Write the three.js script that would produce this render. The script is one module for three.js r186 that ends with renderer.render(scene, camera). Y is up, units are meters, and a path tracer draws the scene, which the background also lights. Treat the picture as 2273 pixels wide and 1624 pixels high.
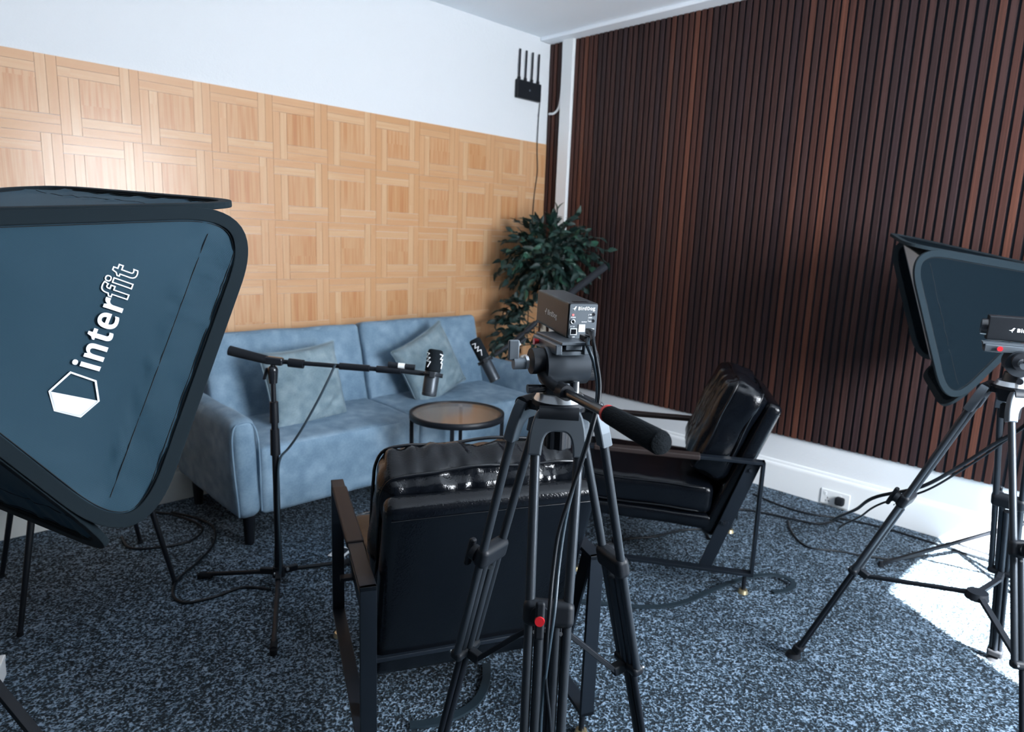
import * as THREE from 'three';
import { RoundedBoxGeometry } from 'three/addons/geometries/RoundedBoxGeometry.js';
import { mergeGeometries, mergeVertices } from 'three/addons/utils/BufferGeometryUtils.js';
import { ImprovedNoise } from 'three/addons/math/ImprovedNoise.js';
import { FontLoader } from 'three/addons/loaders/FontLoader.js';
import { RectAreaLightUniformsLib } from 'three/addons/lights/RectAreaLightUniformsLib.js';

// ------------------------------------------------------------------ camera, sky, sun, exposure
const scene = new THREE.Scene();
const camera = new THREE.PerspectiveCamera(2 * Math.atan(812 / 1503.4) * 180 / Math.PI, 2273 / 1624, 0.05, 60);
{
  const m = new THREE.Matrix4().makeBasis(
    new THREE.Vector3(0.71384, 0.03779, 0.69929), new THREE.Vector3(0.10381, 0.9818, -0.15903), new THREE.Vector3(-0.69257, 0.18612, 0.69693));
  camera.quaternion.setFromRotationMatrix(m);
  camera.position.set(-3.7599, 1.3774, 3.5027);
  camera.focus = 1.3;
  camera.userData.fStop = 5.2;
}
const renderer = new THREE.WebGLRenderer({ antialias: true });
renderer.toneMapping = THREE.LinearToneMapping;
renderer.toneMappingExposure = 1.5;
renderer.shadowMap.enabled = true;
renderer.shadowMap.type = THREE.PCFSoftShadowMap;
RectAreaLightUniformsLib.init();

scene.background = new THREE.Color().setRGB(0.78, 0.89, 1.0);
scene.backgroundIntensity = 4;

const WIN = { x0: -2.27, x1: -1.15, y0: 0.8, y1: 2.25, zi: 4.6, zo: 4.85 };
const sun = new THREE.DirectionalLight(new THREE.Color().setRGB(1, 0.97, 0.92), 110);
{
  const el = Math.atan(2.25 / 2.538), h = Math.cos(el);
  const dir = new THREE.Vector3(0.573 * h, -Math.sin(el), -0.82 * h);
  sun.target.position.set(-0.8, 0, 2.9);
  sun.position.copy(sun.target.position).addScaledVector(dir, -9);
  sun.castShadow = true;
  sun.shadow.mapSize.set(4096, 4096);
  Object.assign(sun.shadow.camera, { left: -4, right: 4, top: 4, bottom: -4, near: 0.5, far: 20 });
  scene.add(sun, sun.target);
}
const skylight = new THREE.RectAreaLight(new THREE.Color().setRGB(0.88, 0.935, 1.0), 25, WIN.x1 - WIN.x0, WIN.y1 - WIN.y0);
skylight.position.set((WIN.x0 + WIN.x1) / 2, (WIN.y0 + WIN.y1) / 2, 4.66);
skylight.lookAt(skylight.position.x, skylight.position.y, 0);
scene.add(skylight);

// ------------------------------------------------------------------ helpers
let seed = 12345;
const rnd = () => { seed = (seed * 1664525 + 1013904223) >>> 0; return seed / 4294967296; };
const rr = (a, b) => a + (b - a) * rnd();
const noise = new ImprovedNoise();
const nz = (x, y, z) => noise.noise(x, y, z);
const V = (x, y, z) => new THREE.Vector3(x, y, z);
const taken = {};
function numbered(n) { taken[n] = (taken[n] ?? -1) + 1; return taken[n] ? `${n}_${String(taken[n]).padStart(3, '0')}` : n; }
function mesh(name, geo, mat, parent) {
  const m = new THREE.Mesh(Array.isArray(geo) ? merged(geo) : geo, mat);
  m.name = name; m.castShadow = m.receiveShadow = true;
  parent.add(m);
  return m;
}
function merged(list) {
  const gs = list.map((g) => {
    let q = g.index ? g.toNonIndexed() : g.clone();
    for (const k of Object.keys(q.attributes)) if (!['position', 'normal', 'uv'].includes(k)) q.deleteAttribute(k);
    if (!q.attributes.uv) q.setAttribute('uv', new THREE.BufferAttribute(new Float32Array(q.attributes.position.count * 2), 2));
    return q;
  });
  return mergeGeometries(gs);
}
function thing(name, label, category, pos = [0, 0, 0], turn = 0, group) {
  const g = new THREE.Group();
  g.name = numbered(name); g.position.set(...pos); g.rotation.y = turn;
  g.userData = { label, category };
  if (group) g.userData.group = group;
  scene.add(g);
  return g;
}
function single(name, geo, mat, label, category, group) {
  const m = mesh(numbered(name), geo, mat, scene);
  m.userData = { label, category };
  if (group) m.userData.group = group;
  return m;
}
function struct(name, geo, mat) { const m = mesh(name, geo, mat, scene); m.userData.kind = 'structure'; return m; }
const box = (x0, x1, y0, y1, z0, z1) => new THREE.BoxGeometry(x1 - x0, y1 - y0, z1 - z0).translate((x0 + x1) / 2, (y0 + y1) / 2, (z0 + z1) / 2);
const rbox = (w, h, d, r = 0.004, s = 2) => new RoundedBoxGeometry(w, h, d, s, Math.min(r, w / 2.01, h / 2.01, d / 2.01));
function cyl(a, b, r0, r1 = r0, seg = 16, open = false) {
  const d = b.clone().sub(a), L = d.length();
  const g = new THREE.CylinderGeometry(r1, r0, L, seg, 1, open);
  return g.applyMatrix4(new THREE.Matrix4().compose(a.clone().addScaledVector(d, 0.5), new THREE.Quaternion().setFromUnitVectors(V(0, 1, 0), d.normalize()), V(1, 1, 1)));
}
// a bar from a to b; w across `side`, t across the third direction
function bar(a, b, w, t, side, r = 0.0015) {
  const y = b.clone().sub(a), L = y.length(); y.normalize();
  const x = side.clone().addScaledVector(y, -side.dot(y)).normalize(), z = x.clone().cross(y);
  const g = r ? rbox(w, L, t, r, 1) : new THREE.BoxGeometry(w, L, t);
  return g.applyMatrix4(new THREE.Matrix4().makeBasis(x, y, z).setPosition(a.clone().add(b).multiplyScalar(0.5)));
}
const frameM = (x, y, z, p) => new THREE.Matrix4().makeBasis(x, y, z).setPosition(p);
function tube(pts, r, seg = 0, rad = 8, closed = false) {
  const c = new THREE.CatmullRomCurve3(pts.map((p) => Array.isArray(p) ? V(...p) : p), closed, 'centripetal');
  return new THREE.TubeGeometry(c, seg || Math.max(12, pts.length * 8), r, rad, closed);
}
function ribbon(pts, w, t) { // flat strap lying on the floor, with thickness
  const c = new THREE.CatmullRomCurve3(pts.map((p) => V(...p)), false, 'centripetal');
  const n = pts.length * 10, ps = c.getSpacedPoints(n), out = [];
  const pos = [], idx = [];
  ps.forEach((p, i) => {
    const d = ps[Math.min(i + 1, n)].clone().sub(ps[Math.max(i - 1, 0)]); d.y = 0; d.normalize();
    const s = V(-d.z, 0, d.x).multiplyScalar(w / 2);
    for (const [q, y] of [[1, 0], [1, t], [-1, t], [-1, 0]]) pos.push(p.x + s.x * q, p.y + y, p.z + s.z * q);
    if (i < n) for (let k = 0; k < 4; k++) { const a = i * 4 + k, b = i * 4 + (k + 1) % 4; idx.push(a, b, a + 4, b, b + 4, a + 4); }
  });
  const g = new THREE.BufferGeometry();
  g.setAttribute('position', new THREE.Float32BufferAttribute(pos, 3)); g.setIndex(idx);
  const q = g.toNonIndexed(); q.computeVertexNormals(); return q;
}
function boxUV(geo, size = 1) { // uv in metres / size, by the way each face points
  const g = geo.index ? geo.toNonIndexed() : geo.clone(), p = g.attributes.position, uv = new Float32Array(p.count * 2);
  const a = V(0, 0, 0), b = V(0, 0, 0), c = V(0, 0, 0);
  for (let i = 0; i < p.count; i += 3) {
    a.fromBufferAttribute(p, i); b.fromBufferAttribute(p, i + 1); c.fromBufferAttribute(p, i + 2);
    const n = b.clone().sub(a).cross(c.clone().sub(a)); const ax = Math.abs(n.x), ay = Math.abs(n.y), az = Math.abs(n.z);
    [a, b, c].forEach((q, k) => {
      const [u, v] = ax > ay && ax > az ? [q.z, q.y] : ay > az ? [q.x, q.z] : [q.x, q.y];
      uv[(i + k) * 2] = u / size; uv[(i + k) * 2 + 1] = v / size;
    });
  }
  g.setAttribute('uv', new THREE.BufferAttribute(uv, 2));
  return g;
}
// a stuffed block: rounded box, bulging faces, creases
function cushion(w, h, d, { r = 0.03, puff = 0.015, wr = 0, wf = [14, 5, 14], s = 1, n = [26, 24, 10], uv = 1, side = 0 } = {}) {
  let g = new THREE.BoxGeometry(w, h, d, ...n);
  g.deleteAttribute('normal'); g.deleteAttribute('uv'); g = mergeVertices(g, 1e-5);
  const p = g.attributes.position, v = V(0, 0, 0), q = V(0, 0, 0);
  for (let i = 0; i < p.count; i++) {
    v.fromBufferAttribute(p, i);
    const fx = 2 * v.x / w, fy = 2 * v.y / h, fz = 2 * v.z / d;
    q.set(THREE.MathUtils.clamp(v.x, -w / 2 + r, w / 2 - r), THREE.MathUtils.clamp(v.y, -h / 2 + r, h / 2 - r), THREE.MathUtils.clamp(v.z, -d / 2 + r, d / 2 - r));
    const o = v.clone().sub(q); if (o.lengthSq() > 0) v.copy(q).addScaledVector(o.normalize(), r);
    v.z += fz * puff * Math.sqrt(Math.max(0, (1 - fx ** 4) * (1 - fy ** 4)));
    v.x += fx * side * Math.max(0, (1 - fy * fy) * (1 - fz * fz)); v.y += fy * side * Math.max(0, (1 - fx * fx) * (1 - fz * fz));
    p.setXYZ(i, v.x, v.y, v.z);
  }
  g.computeVertexNormals();
  if (wr) {
    const m = g.attributes.normal;
    for (let i = 0; i < p.count; i++) {
      v.fromBufferAttribute(p, i);
      const a = wr * (nz(v.x * wf[0] + s * 7.1, v.y * wf[1] + s, v.z * wf[2]) + 0.5 * nz(v.x * wf[0] * 2.3, v.y * wf[1] * 2.3 + s * 3, v.z * wf[2] * 2.3 + 5));
      p.setXYZ(i, v.x + m.getX(i) * a, v.y + m.getY(i) * a, v.z + m.getZ(i) * a);
    }
    g.computeVertexNormals();
  }
  return boxUV(g, uv);
}
function texture(w, h, f, srgb = true) {
  const d = new Uint8Array(w * h * 4);
  for (let y = 0; y < h; y++) for (let x = 0; x < w; x++) {
    const c = f(x, y), k = (y * w + x) * 4;
    for (let j = 0; j < 3; j++) d[k + j] = Math.max(0, Math.min(255, Math.round(255 * (Array.isArray(c) ? c[j] : c))));
    d[k + 3] = 255;
  }
  const t = new THREE.DataTexture(d, w, h, THREE.RGBAFormat);
  t.wrapS = t.wrapT = THREE.RepeatWrapping; t.magFilter = THREE.LinearFilter; t.minFilter = THREE.LinearMipmapLinearFilter; t.generateMipmaps = true;
  if (srgb) t.colorSpace = THREE.SRGBColorSpace;
  t.needsUpdate = true;
  return t;
}
// smooth value noise that repeats every `per` cells
function tileNoise(per, sd) {
  const n = per * per, a = new Float32Array(n); let s = sd >>> 0;
  for (let i = 0; i < n; i++) { s = (s * 1664525 + 1013904223) >>> 0; a[i] = s / 4294967296; }
  return (u, v) => {
    const x = u * per, y = v * per, i = Math.floor(x), j = Math.floor(y), fx = x - i, fy = y - j, sx = fx * fx * (3 - 2 * fx), sy = fy * fy * (3 - 2 * fy);
    const g = (p, q) => a[((q % per + per) % per) * per + (p % per + per) % per];
    return (g(i, j) * (1 - sx) + g(i + 1, j) * sx) * (1 - sy) + (g(i, j + 1) * (1 - sx) + g(i + 1, j + 1) * sx) * sy;
  };
}
const S = (c, o = {}) => new THREE.MeshStandardMaterial({ color: c, roughness: 0.6, ...o });
const P = (c, o = {}) => new THREE.MeshPhysicalMaterial({ color: c, roughness: 0.5, ...o });
const lin = (r, g, b) => new THREE.Color().setRGB(r, g, b);

// ------------------------------------------------------------------ materials
const carpetTex = (() => {
  const N = 2048, a = tileNoise(330, 1), b = tileNoise(620, 2), c = tileNoise(160, 3), e = tileNoise(9, 4);
  const val = new Float32Array(N * N);
  for (let y = 0; y < N; y++) for (let x = 0; x < N; x++) {
    const u = x / N, v = y / N;
    let t = 0.48 * a(u, v) + 0.42 * b(u, v) + 0.14 * c(u, v) + 0.06 * e(u, v) - 0.55;
    t = 0.42 + t * 3.2; val[y * N + x] = Math.max(0, Math.min(1, t));
  }
  const lo = [0.02, 0.085, 0.125], hi = [0.5, 0.585, 0.665];
  return {
    map: texture(N, N, (x, y) => { const t = val[y * N + x]; return lo.map((l, j) => l + (hi[j] - l) * t); }),
    bump: texture(1024, 1024, (x, y) => val[y * 2 * N + x * 2], false),
  };
})();
const plasterBump = (() => { const a = tileNoise(120, 8), b = tileNoise(31, 9); return texture(512, 512, (x, y) => 0.5 * a(x / 512, y / 512) + 0.5 * b(x / 512, y / 512), false); })();
const suedeTex = (() => {
  const a = tileNoise(11, 21), b = tileNoise(29, 22), c = tileNoise(180, 23), e = tileNoise(5, 24);
  return texture(1024, 1024, (x, y) => {
    const u = x / 1024, v = y / 1024, t = 0.34 * a(u, v) + 0.32 * b(u, v) + 0.14 * c(u, v) + 0.2 * e(u, v);
    const k = Math.max(0, Math.min(1, (t - 0.5) * 1.7 + 0.5));
    return [0.36 + 0.16 * k, 0.46 + 0.155 * k, 0.54 + 0.15 * k];
  });
})();
function grainTex(sd, base, dark, streak, w = 256, h = 512) {
  const a = tileNoise(24, sd), b = tileNoise(70, sd + 1), c = tileNoise(5, sd + 2);
  return texture(w, h, (x, y) => {
    const u = x / w, v = y / h, t = 0.5 * a(u, v * 0.12) + 0.3 * b(u, v * 0.05) + 0.2 * c(u, v * 0.3);
    const k = Math.max(0, Math.min(1, (t - 0.5) * streak + 0.4));
    return base.map((q, j) => q + (dark[j] - q) * k);
  });
}
const weaveBump = (() => texture(256, 256, (x, y) => 0.5 + 0.25 * Math.sin(x * Math.PI / 4) + 0.25 * Math.sin(y * Math.PI / 4), false))();
const leatherBump = (() => { const a = tileNoise(90, 61), b = tileNoise(14, 62); return texture(512, 512, (x, y) => 0.6 * a(x / 512, y / 512) + 0.4 * b(x / 512, y / 512), false); })();

const M = {
  carpet: S(0xffffff, { map: carpetTex.map, bumpMap: carpetTex.bump, bumpScale: 0.006, roughness: 1 }),
  wall: S(lin(0.7, 0.72, 0.74), { roughness: 0.85, bumpMap: plasterBump, bumpScale: 0.0006 }),
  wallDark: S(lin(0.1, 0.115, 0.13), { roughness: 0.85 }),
  ceiling: S(lin(0.86, 0.91, 0.96), { roughness: 0.9 }),
  whitePaint: S(lin(0.8, 0.82, 0.83), { roughness: 0.45 }),
  creamPaint: S(lin(0.74, 0.75, 0.72), { roughness: 0.45 }),
  felt: S(lin(0.012, 0.016, 0.024), { roughness: 1 }),
  suede: P(0xffffff, { map: suedeTex, roughness: 0.95, sheen: 0.5, sheenColor: lin(0.45, 0.6, 0.75), sheenRoughness: 0.5 }),
  suedeGrey: P(lin(1.12, 1.0, 0.86), { map: suedeTex, roughness: 0.95, sheen: 0.5, sheenColor: lin(0.45, 0.6, 0.7), sheenRoughness: 0.5 }),
  leather: P(lin(0.0025, 0.0035, 0.0055), { roughness: 0.2, specularIntensity: 0.75, bumpMap: leatherBump, bumpScale: 0.0005 }),
  piping: P(lin(0.003, 0.004, 0.006), { roughness: 0.22 }),
  brownLeather: P(lin(0.028, 0.02, 0.019), { roughness: 0.5, specularIntensity: 0.5 }),
  frame: P(lin(0.007, 0.011, 0.017), { roughness: 0.42, specularIntensity: 0.6 }),
  black: P(lin(0.006, 0.008, 0.012), { roughness: 0.45, specularIntensity: 0.6 }),
  blackMatte: P(lin(0.008, 0.01, 0.014), { roughness: 0.8, specularIntensity: 0.5 }),
  blackGloss: P(lin(0.01, 0.012, 0.016), { roughness: 0.25, clearcoat: 0.4 }),
  tubeMetal: S(lin(0.046, 0.056, 0.068), { roughness: 0.38, metalness: 0.5 }),
  greyMetal: S(lin(0.13, 0.155, 0.18), { roughness: 0.36, metalness: 0.5 }),
  silver: S(lin(0.6, 0.63, 0.66), { roughness: 0.28, metalness: 0.9 }),
  darkPlastic: P(lin(0.01, 0.013, 0.018), { roughness: 0.5, specularIntensity: 0.7 }),
  foam: P(lin(0.006, 0.009, 0.012), { roughness: 0.95, specularIntensity: 0.3, bumpMap: leatherBump, bumpScale: 0.001 }),
  red: P(lin(0.65, 0.02, 0.03), { roughness: 0.3, clearcoat: 0.5 }),
  redRing: S(lin(0.6, 0.04, 0.04), { roughness: 0.45 }),
  brass: S(lin(0.72, 0.6, 0.36), { roughness: 0.3, metalness: 0.9 }),
  fabric: P(lin(0.014, 0.047, 0.074), { roughness: 0.7, specularIntensity: 0.6, sheen: 0.2, sheenColor: lin(0.3, 0.45, 0.55), bumpMap: weaveBump, bumpScale: 0.0002 }),
  fabricShaded: P(lin(0.002, 0.006, 0.0095), { roughness: 0.8, specularIntensity: 0.12, bumpMap: weaveBump, bumpScale: 0.0002 }),  // softbox cloth with the shade of the right-hand softbox put into its colour
  fabricRim: P(lin(0.008, 0.019, 0.027), { roughness: 0.7, specularIntensity: 0.6, bumpMap: weaveBump, bumpScale: 0.0006 }),
  thread: S(lin(0.006, 0.009, 0.012), { roughness: 0.9 }),
  whitePrint: S(lin(0.82, 0.84, 0.86), { roughness: 0.6 }),
  diffuser: P(lin(0.75, 0.76, 0.76), { roughness: 0.9, transmission: 0.3, thickness: 0 }),
  liner: S(lin(0.3, 0.31, 0.32), { roughness: 0.5, metalness: 0.3 }),
  cable: P(lin(0.006, 0.009, 0.013), { roughness: 0.42, specularIntensity: 0.6 }),
  strap: S(lin(0.008, 0.02, 0.03), { roughness: 0.6 }),
  cableBlue: S(lin(0.03, 0.05, 0.068), { roughness: 0.4 }),
  whitePlastic: S(lin(0.78, 0.8, 0.81), { roughness: 0.35 }),
  leafA: P(lin(0.013, 0.05, 0.036), { roughness: 0.45, transmission: 0.15, thickness: 0 }),
  leafB: P(lin(0.026, 0.09, 0.058), { roughness: 0.45, transmission: 0.15, thickness: 0 }),
  leafC: P(lin(0.008, 0.03, 0.026), { roughness: 0.5, transmission: 0.15, thickness: 0 }),
  bark: S(lin(0.42, 0.37, 0.3), { roughness: 0.9, bumpMap: leatherBump, bumpScale: 0.004 }),
  soil: S(lin(0.03, 0.022, 0.016), { roughness: 1 }),
  amber: P(lin(0.66, 0.52, 0.42), { roughness: 0.12, transmission: 0.85, thickness: 0 }),
  pane: P(0xffffff, { roughness: 0, transmission: 1, thickness: 0 }),
  camGrey: S(lin(0.11, 0.13, 0.15), { roughness: 0.4, metalness: 0.4 }),
  camBody: P(lin(0.009, 0.011, 0.014), { roughness: 0.38, specularIntensity: 0.7 }),
  blue: S(lin(0.03, 0.16, 0.55), { roughness: 0.4 }),
  led: S(lin(0.5, 0.05, 0.05), { emissive: lin(1, 0.12, 0.12), emissiveIntensity: 1.5 }),
};
M.suede.map.repeat.set(1, 1);

// ------------------------------------------------------------------ the room
const HC = 2.747, XL = -5.4, ZR = 4.6;
struct('floor', boxUV(box(XL, 0, -0.1, 0, 0, ZR), 1.9), M.carpet);
struct('ceiling', box(XL - 0.25, 0.25, HC, HC + 0.15, -0.2, ZR + 0.25), M.ceiling);
const wallA = struct('wall_left', boxUV(box(XL - 0.25, 0.25, -0.1, HC, -0.2, 0), 0.6), M.wall);
const wallB = struct('wall_right', boxUV(box(0, 0.25, -0.1, HC, 0, ZR + 0.25), 0.6), M.wall);
struct('wall_far', box(XL - 0.25, XL, -0.1, HC, 0, ZR + 0.25), M.wallDark);
struct('wall_rear', [
  box(XL, WIN.x0, -0.1, HC, WIN.zi, WIN.zo), box(WIN.x1, 0, -0.1, HC, WIN.zi, WIN.zo),
  box(WIN.x0, WIN.x1, -0.1, WIN.y0, WIN.zi, WIN.zo), box(WIN.x0, WIN.x1, WIN.y1, HC, WIN.zi, WIN.zo)], M.wallDark);
{ // glazed opening behind the photographer
  const f = 0.04, w = struct('window_1', box(WIN.x0, WIN.x0 + f, WIN.y0, WIN.y1, 4.79, 4.84), M.whitePaint);
  mesh('window_frame', [box(WIN.x1 - f, WIN.x1, WIN.y0, WIN.y1, 4.79, 4.84), box(WIN.x0 + f, WIN.x1 - f, WIN.y0, WIN.y0 + f, 4.79, 4.84), box(WIN.x0 + f, WIN.x1 - f, WIN.y1 - f, WIN.y1, 4.79, 4.84)], M.whitePaint, w);
  mesh('pane', box(WIN.x0 + f, WIN.x1 - f, WIN.y0 + f, WIN.y1 - f, 4.812, 4.816), M.pane, w);
}
// skirting: moulded profile extruded along each wall
function skirting(h, t) {
  const s = new THREE.Shape();
  s.moveTo(0, 0); s.lineTo(t, 0); s.lineTo(t, h - 0.035); s.quadraticCurveTo(t, h - 0.02, t * 0.6, h - 0.016); s.lineTo(t * 0.55, h - 0.008); s.quadraticCurveTo(t * 0.5, h, t * 0.3, h); s.lineTo(0, h);
  return s;
}
struct('baseboard_left', new THREE.ExtrudeGeometry(skirting(0.165, 0.018), { depth: 5.36, bevelEnabled: false, curveSegments: 6 }).rotateY(-Math.PI / 2).translate(-0.022, 0, 0), M.creamPaint);
struct('baseboard_right', new THREE.ExtrudeGeometry(skirting(0.175, 0.022), { depth: ZR - 0.02, bevelEnabled: false, curveSegments: 6 }).applyMatrix4(new THREE.Matrix4().makeBasis(V(-1, 0, 0), V(0, 1, 0), V(0, 0, -1))).translate(0, 0, ZR), M.whitePaint);
struct('trim_1', rbox(0.13, 0.024, ZR - 0.02, 0.004).translate(-0.065, HC - 0.012, ZR / 2 - 0.005), M.ceiling);
{ // boxed pipe in the corner
  const c = struct('trim_2', rbox(0.045, HC - 0.02, 0.098, 0.003).translate(-0.0225, (HC - 0.02) / 2, 0.187), M.whitePaint);
}

// parquet-block cladding on the left wall: pinwheel borders round a square of upright staves
{
  const top = 2.048, PX = 0.3127, PY = 0.313, bw = 0.0385, cs = PX - 4 * bw;
  const light = [0.812, 0.662, 0.512], mid = [0.785, 0.605, 0.445], dk = [0.768, 0.572, 0.402];
  const mk = (sd, b, d, st) => P(0xffffff, { map: grainTex(sd, b, d, st), roughness: 0.42, clearcoat: 0.3, clearcoatRoughness: 0.2 });
  const inner = [mk(101, light, mid, 1.6), mk(104, [0.805, 0.648, 0.495], mid, 1.6), mk(107, [0.8, 0.635, 0.48], dk, 1.5)];
  const outer = [mk(111, mid, dk, 1.5), mk(114, [0.795, 0.62, 0.46], dk, 1.6), mk(117, [0.775, 0.59, 0.42], dk, 1.5)];
  const centre = [mk(121, mid, [0.73, 0.5, 0.32], 2.3), mk(124, [0.785, 0.61, 0.45], [0.73, 0.51, 0.33], 2.3), mk(127, [0.775, 0.59, 0.42], [0.715, 0.48, 0.3], 2.3)];
  // size of one piece in metres of grain; the grain runs along the piece
  function piece(x0, x1, y0, y1, upright, dz) {
    const e = 0.0006; x1 = Math.min(x1, -0.001);
    if (x1 - x0 < 0.004) return null;
    const g = box(x0 + e, x1 - e, y0 + e, y1 - e, 0, 0.006 + dz), p = g.attributes.position, uv = g.attributes.uv, ou = rnd(), ov = rnd();
    for (let i = 0; i < p.count; i++) { const x = p.getX(i), y = p.getY(i); uv.setXY(i, (upright ? x : y) / 0.16 + ou, (upright ? y : x) / 0.5 + ov); }
    return g;
  }
  const pick = (a) => a[Math.floor(rnd() * a.length)];
  const strips = (x, y) => { // x left edge, y top edge
    const L = PX - 2 * bw, o = [];
    for (const [k, dark] of [[0, true], [1, false]]) {
      o.push([x, x + L, y - (k + 1) * bw, y - k * bw, false, dark]);
      o.push([x + PX - (k + 1) * bw, x + PX - k * bw, y - L, y, true, dark]);
      o.push([x + 2 * bw, x + PX, y - PY + k * bw, y - PY + (k + 1) * bw, false, dark]);
      o.push([x + k * bw, x + (k + 1) * bw, y - PY, y - 2 * bw, true, !dark && rnd() < 0.3 ? false : dark]);
    }
    return o;
  };
  const far = [];
  for (let c = -3; c <= 13; c++) for (let r = 0; r < 6; r++) {
    const x = -1.154 - PX * c, y = top - PY * r;
    if (x < XL) continue;
    const cg = piece(x + 2 * bw, x + PX - 2 * bw, y - PY + 2 * bw, y - 2 * bw, true, 0.0003);
    if (c > 8) { for (const g of [cg, ...strips(x, y).map((s) => piece(...s.slice(0, 5), rr(0, 0.0006)))]) if (g) far.push(g); continue; }
    const holder = cg ? mesh('parquet_tile', cg, pick(centre), wallA) : null;
    for (const s of strips(x, y)) {
      const g = piece(...s.slice(0, 5), rr(0, 0.0003));
      if (g) mesh(s[5] ? 'outer_strip' : 'inner_strip', g, pick(s[5] ? outer : inner), holder || wallA);
    }
  }
  const f = mesh('parquet_tile', far, mid && outer[0], wallA); f.userData.kind = 'stuff';
}
// dark slatted acoustic cladding on the right wall
{
  const y0 = 0.326, y1 = 2.722;
  mesh('felt_backing', [box(-0.009, 0, y0, y1, 0.001, 0.137), box(-0.009, 0, y0, y1, 0.237, ZR - 0.01)], M.felt, wallB);
  const tones = [[0.25, 0.165, 0.155], [0.3, 0.185, 0.16], [0.215, 0.15, 0.15], [0.345, 0.215, 0.18], [0.265, 0.18, 0.17], [0.4, 0.245, 0.195], [0.225, 0.16, 0.165]];
  const mats = tones.map((t, i) => P(0xffffff, { specularIntensity: 0.45, map: grainTex(201 + i * 5, t, t.map((q) => q * 0.72), 1.7, 128, 1024), roughness: 0.55 }));
  const variants = [0, 1, 2, 3].map((k) => {
    const g = rbox(0.013, y1 - y0, 0.027, 0.002, 1), p = g.attributes.position, uv = g.attributes.uv;
    for (let i = 0; i < p.count; i++) uv.setXY(i, (p.getZ(i) + p.getX(i)) / 0.09 + k * 0.27, p.getY(i) / 2.6 + k * 0.31);
    return g;
  });
  const order = [0, 2, 4, 1, 6, 3, 0, 2, 5, 1, 4, 0, 6, 3, 2, 1, 4, 5, 0, 2, 1, 6, 3, 4, 0, 5, 2];
  let k = 0;
  const put = (z) => { const s = mesh('slat', variants[k % 4], mats[order[(k * 5 + Math.floor(k / 7)) % order.length]], wallB); s.position.set(-0.0155, (y0 + y1) / 2, z); k++; };
  for (let z = 0.018; z < 0.135; z += 0.04) put(z);
  for (let z = 0.253; z < ZR - 0.03; z += 0.04) put(z);
}

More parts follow.
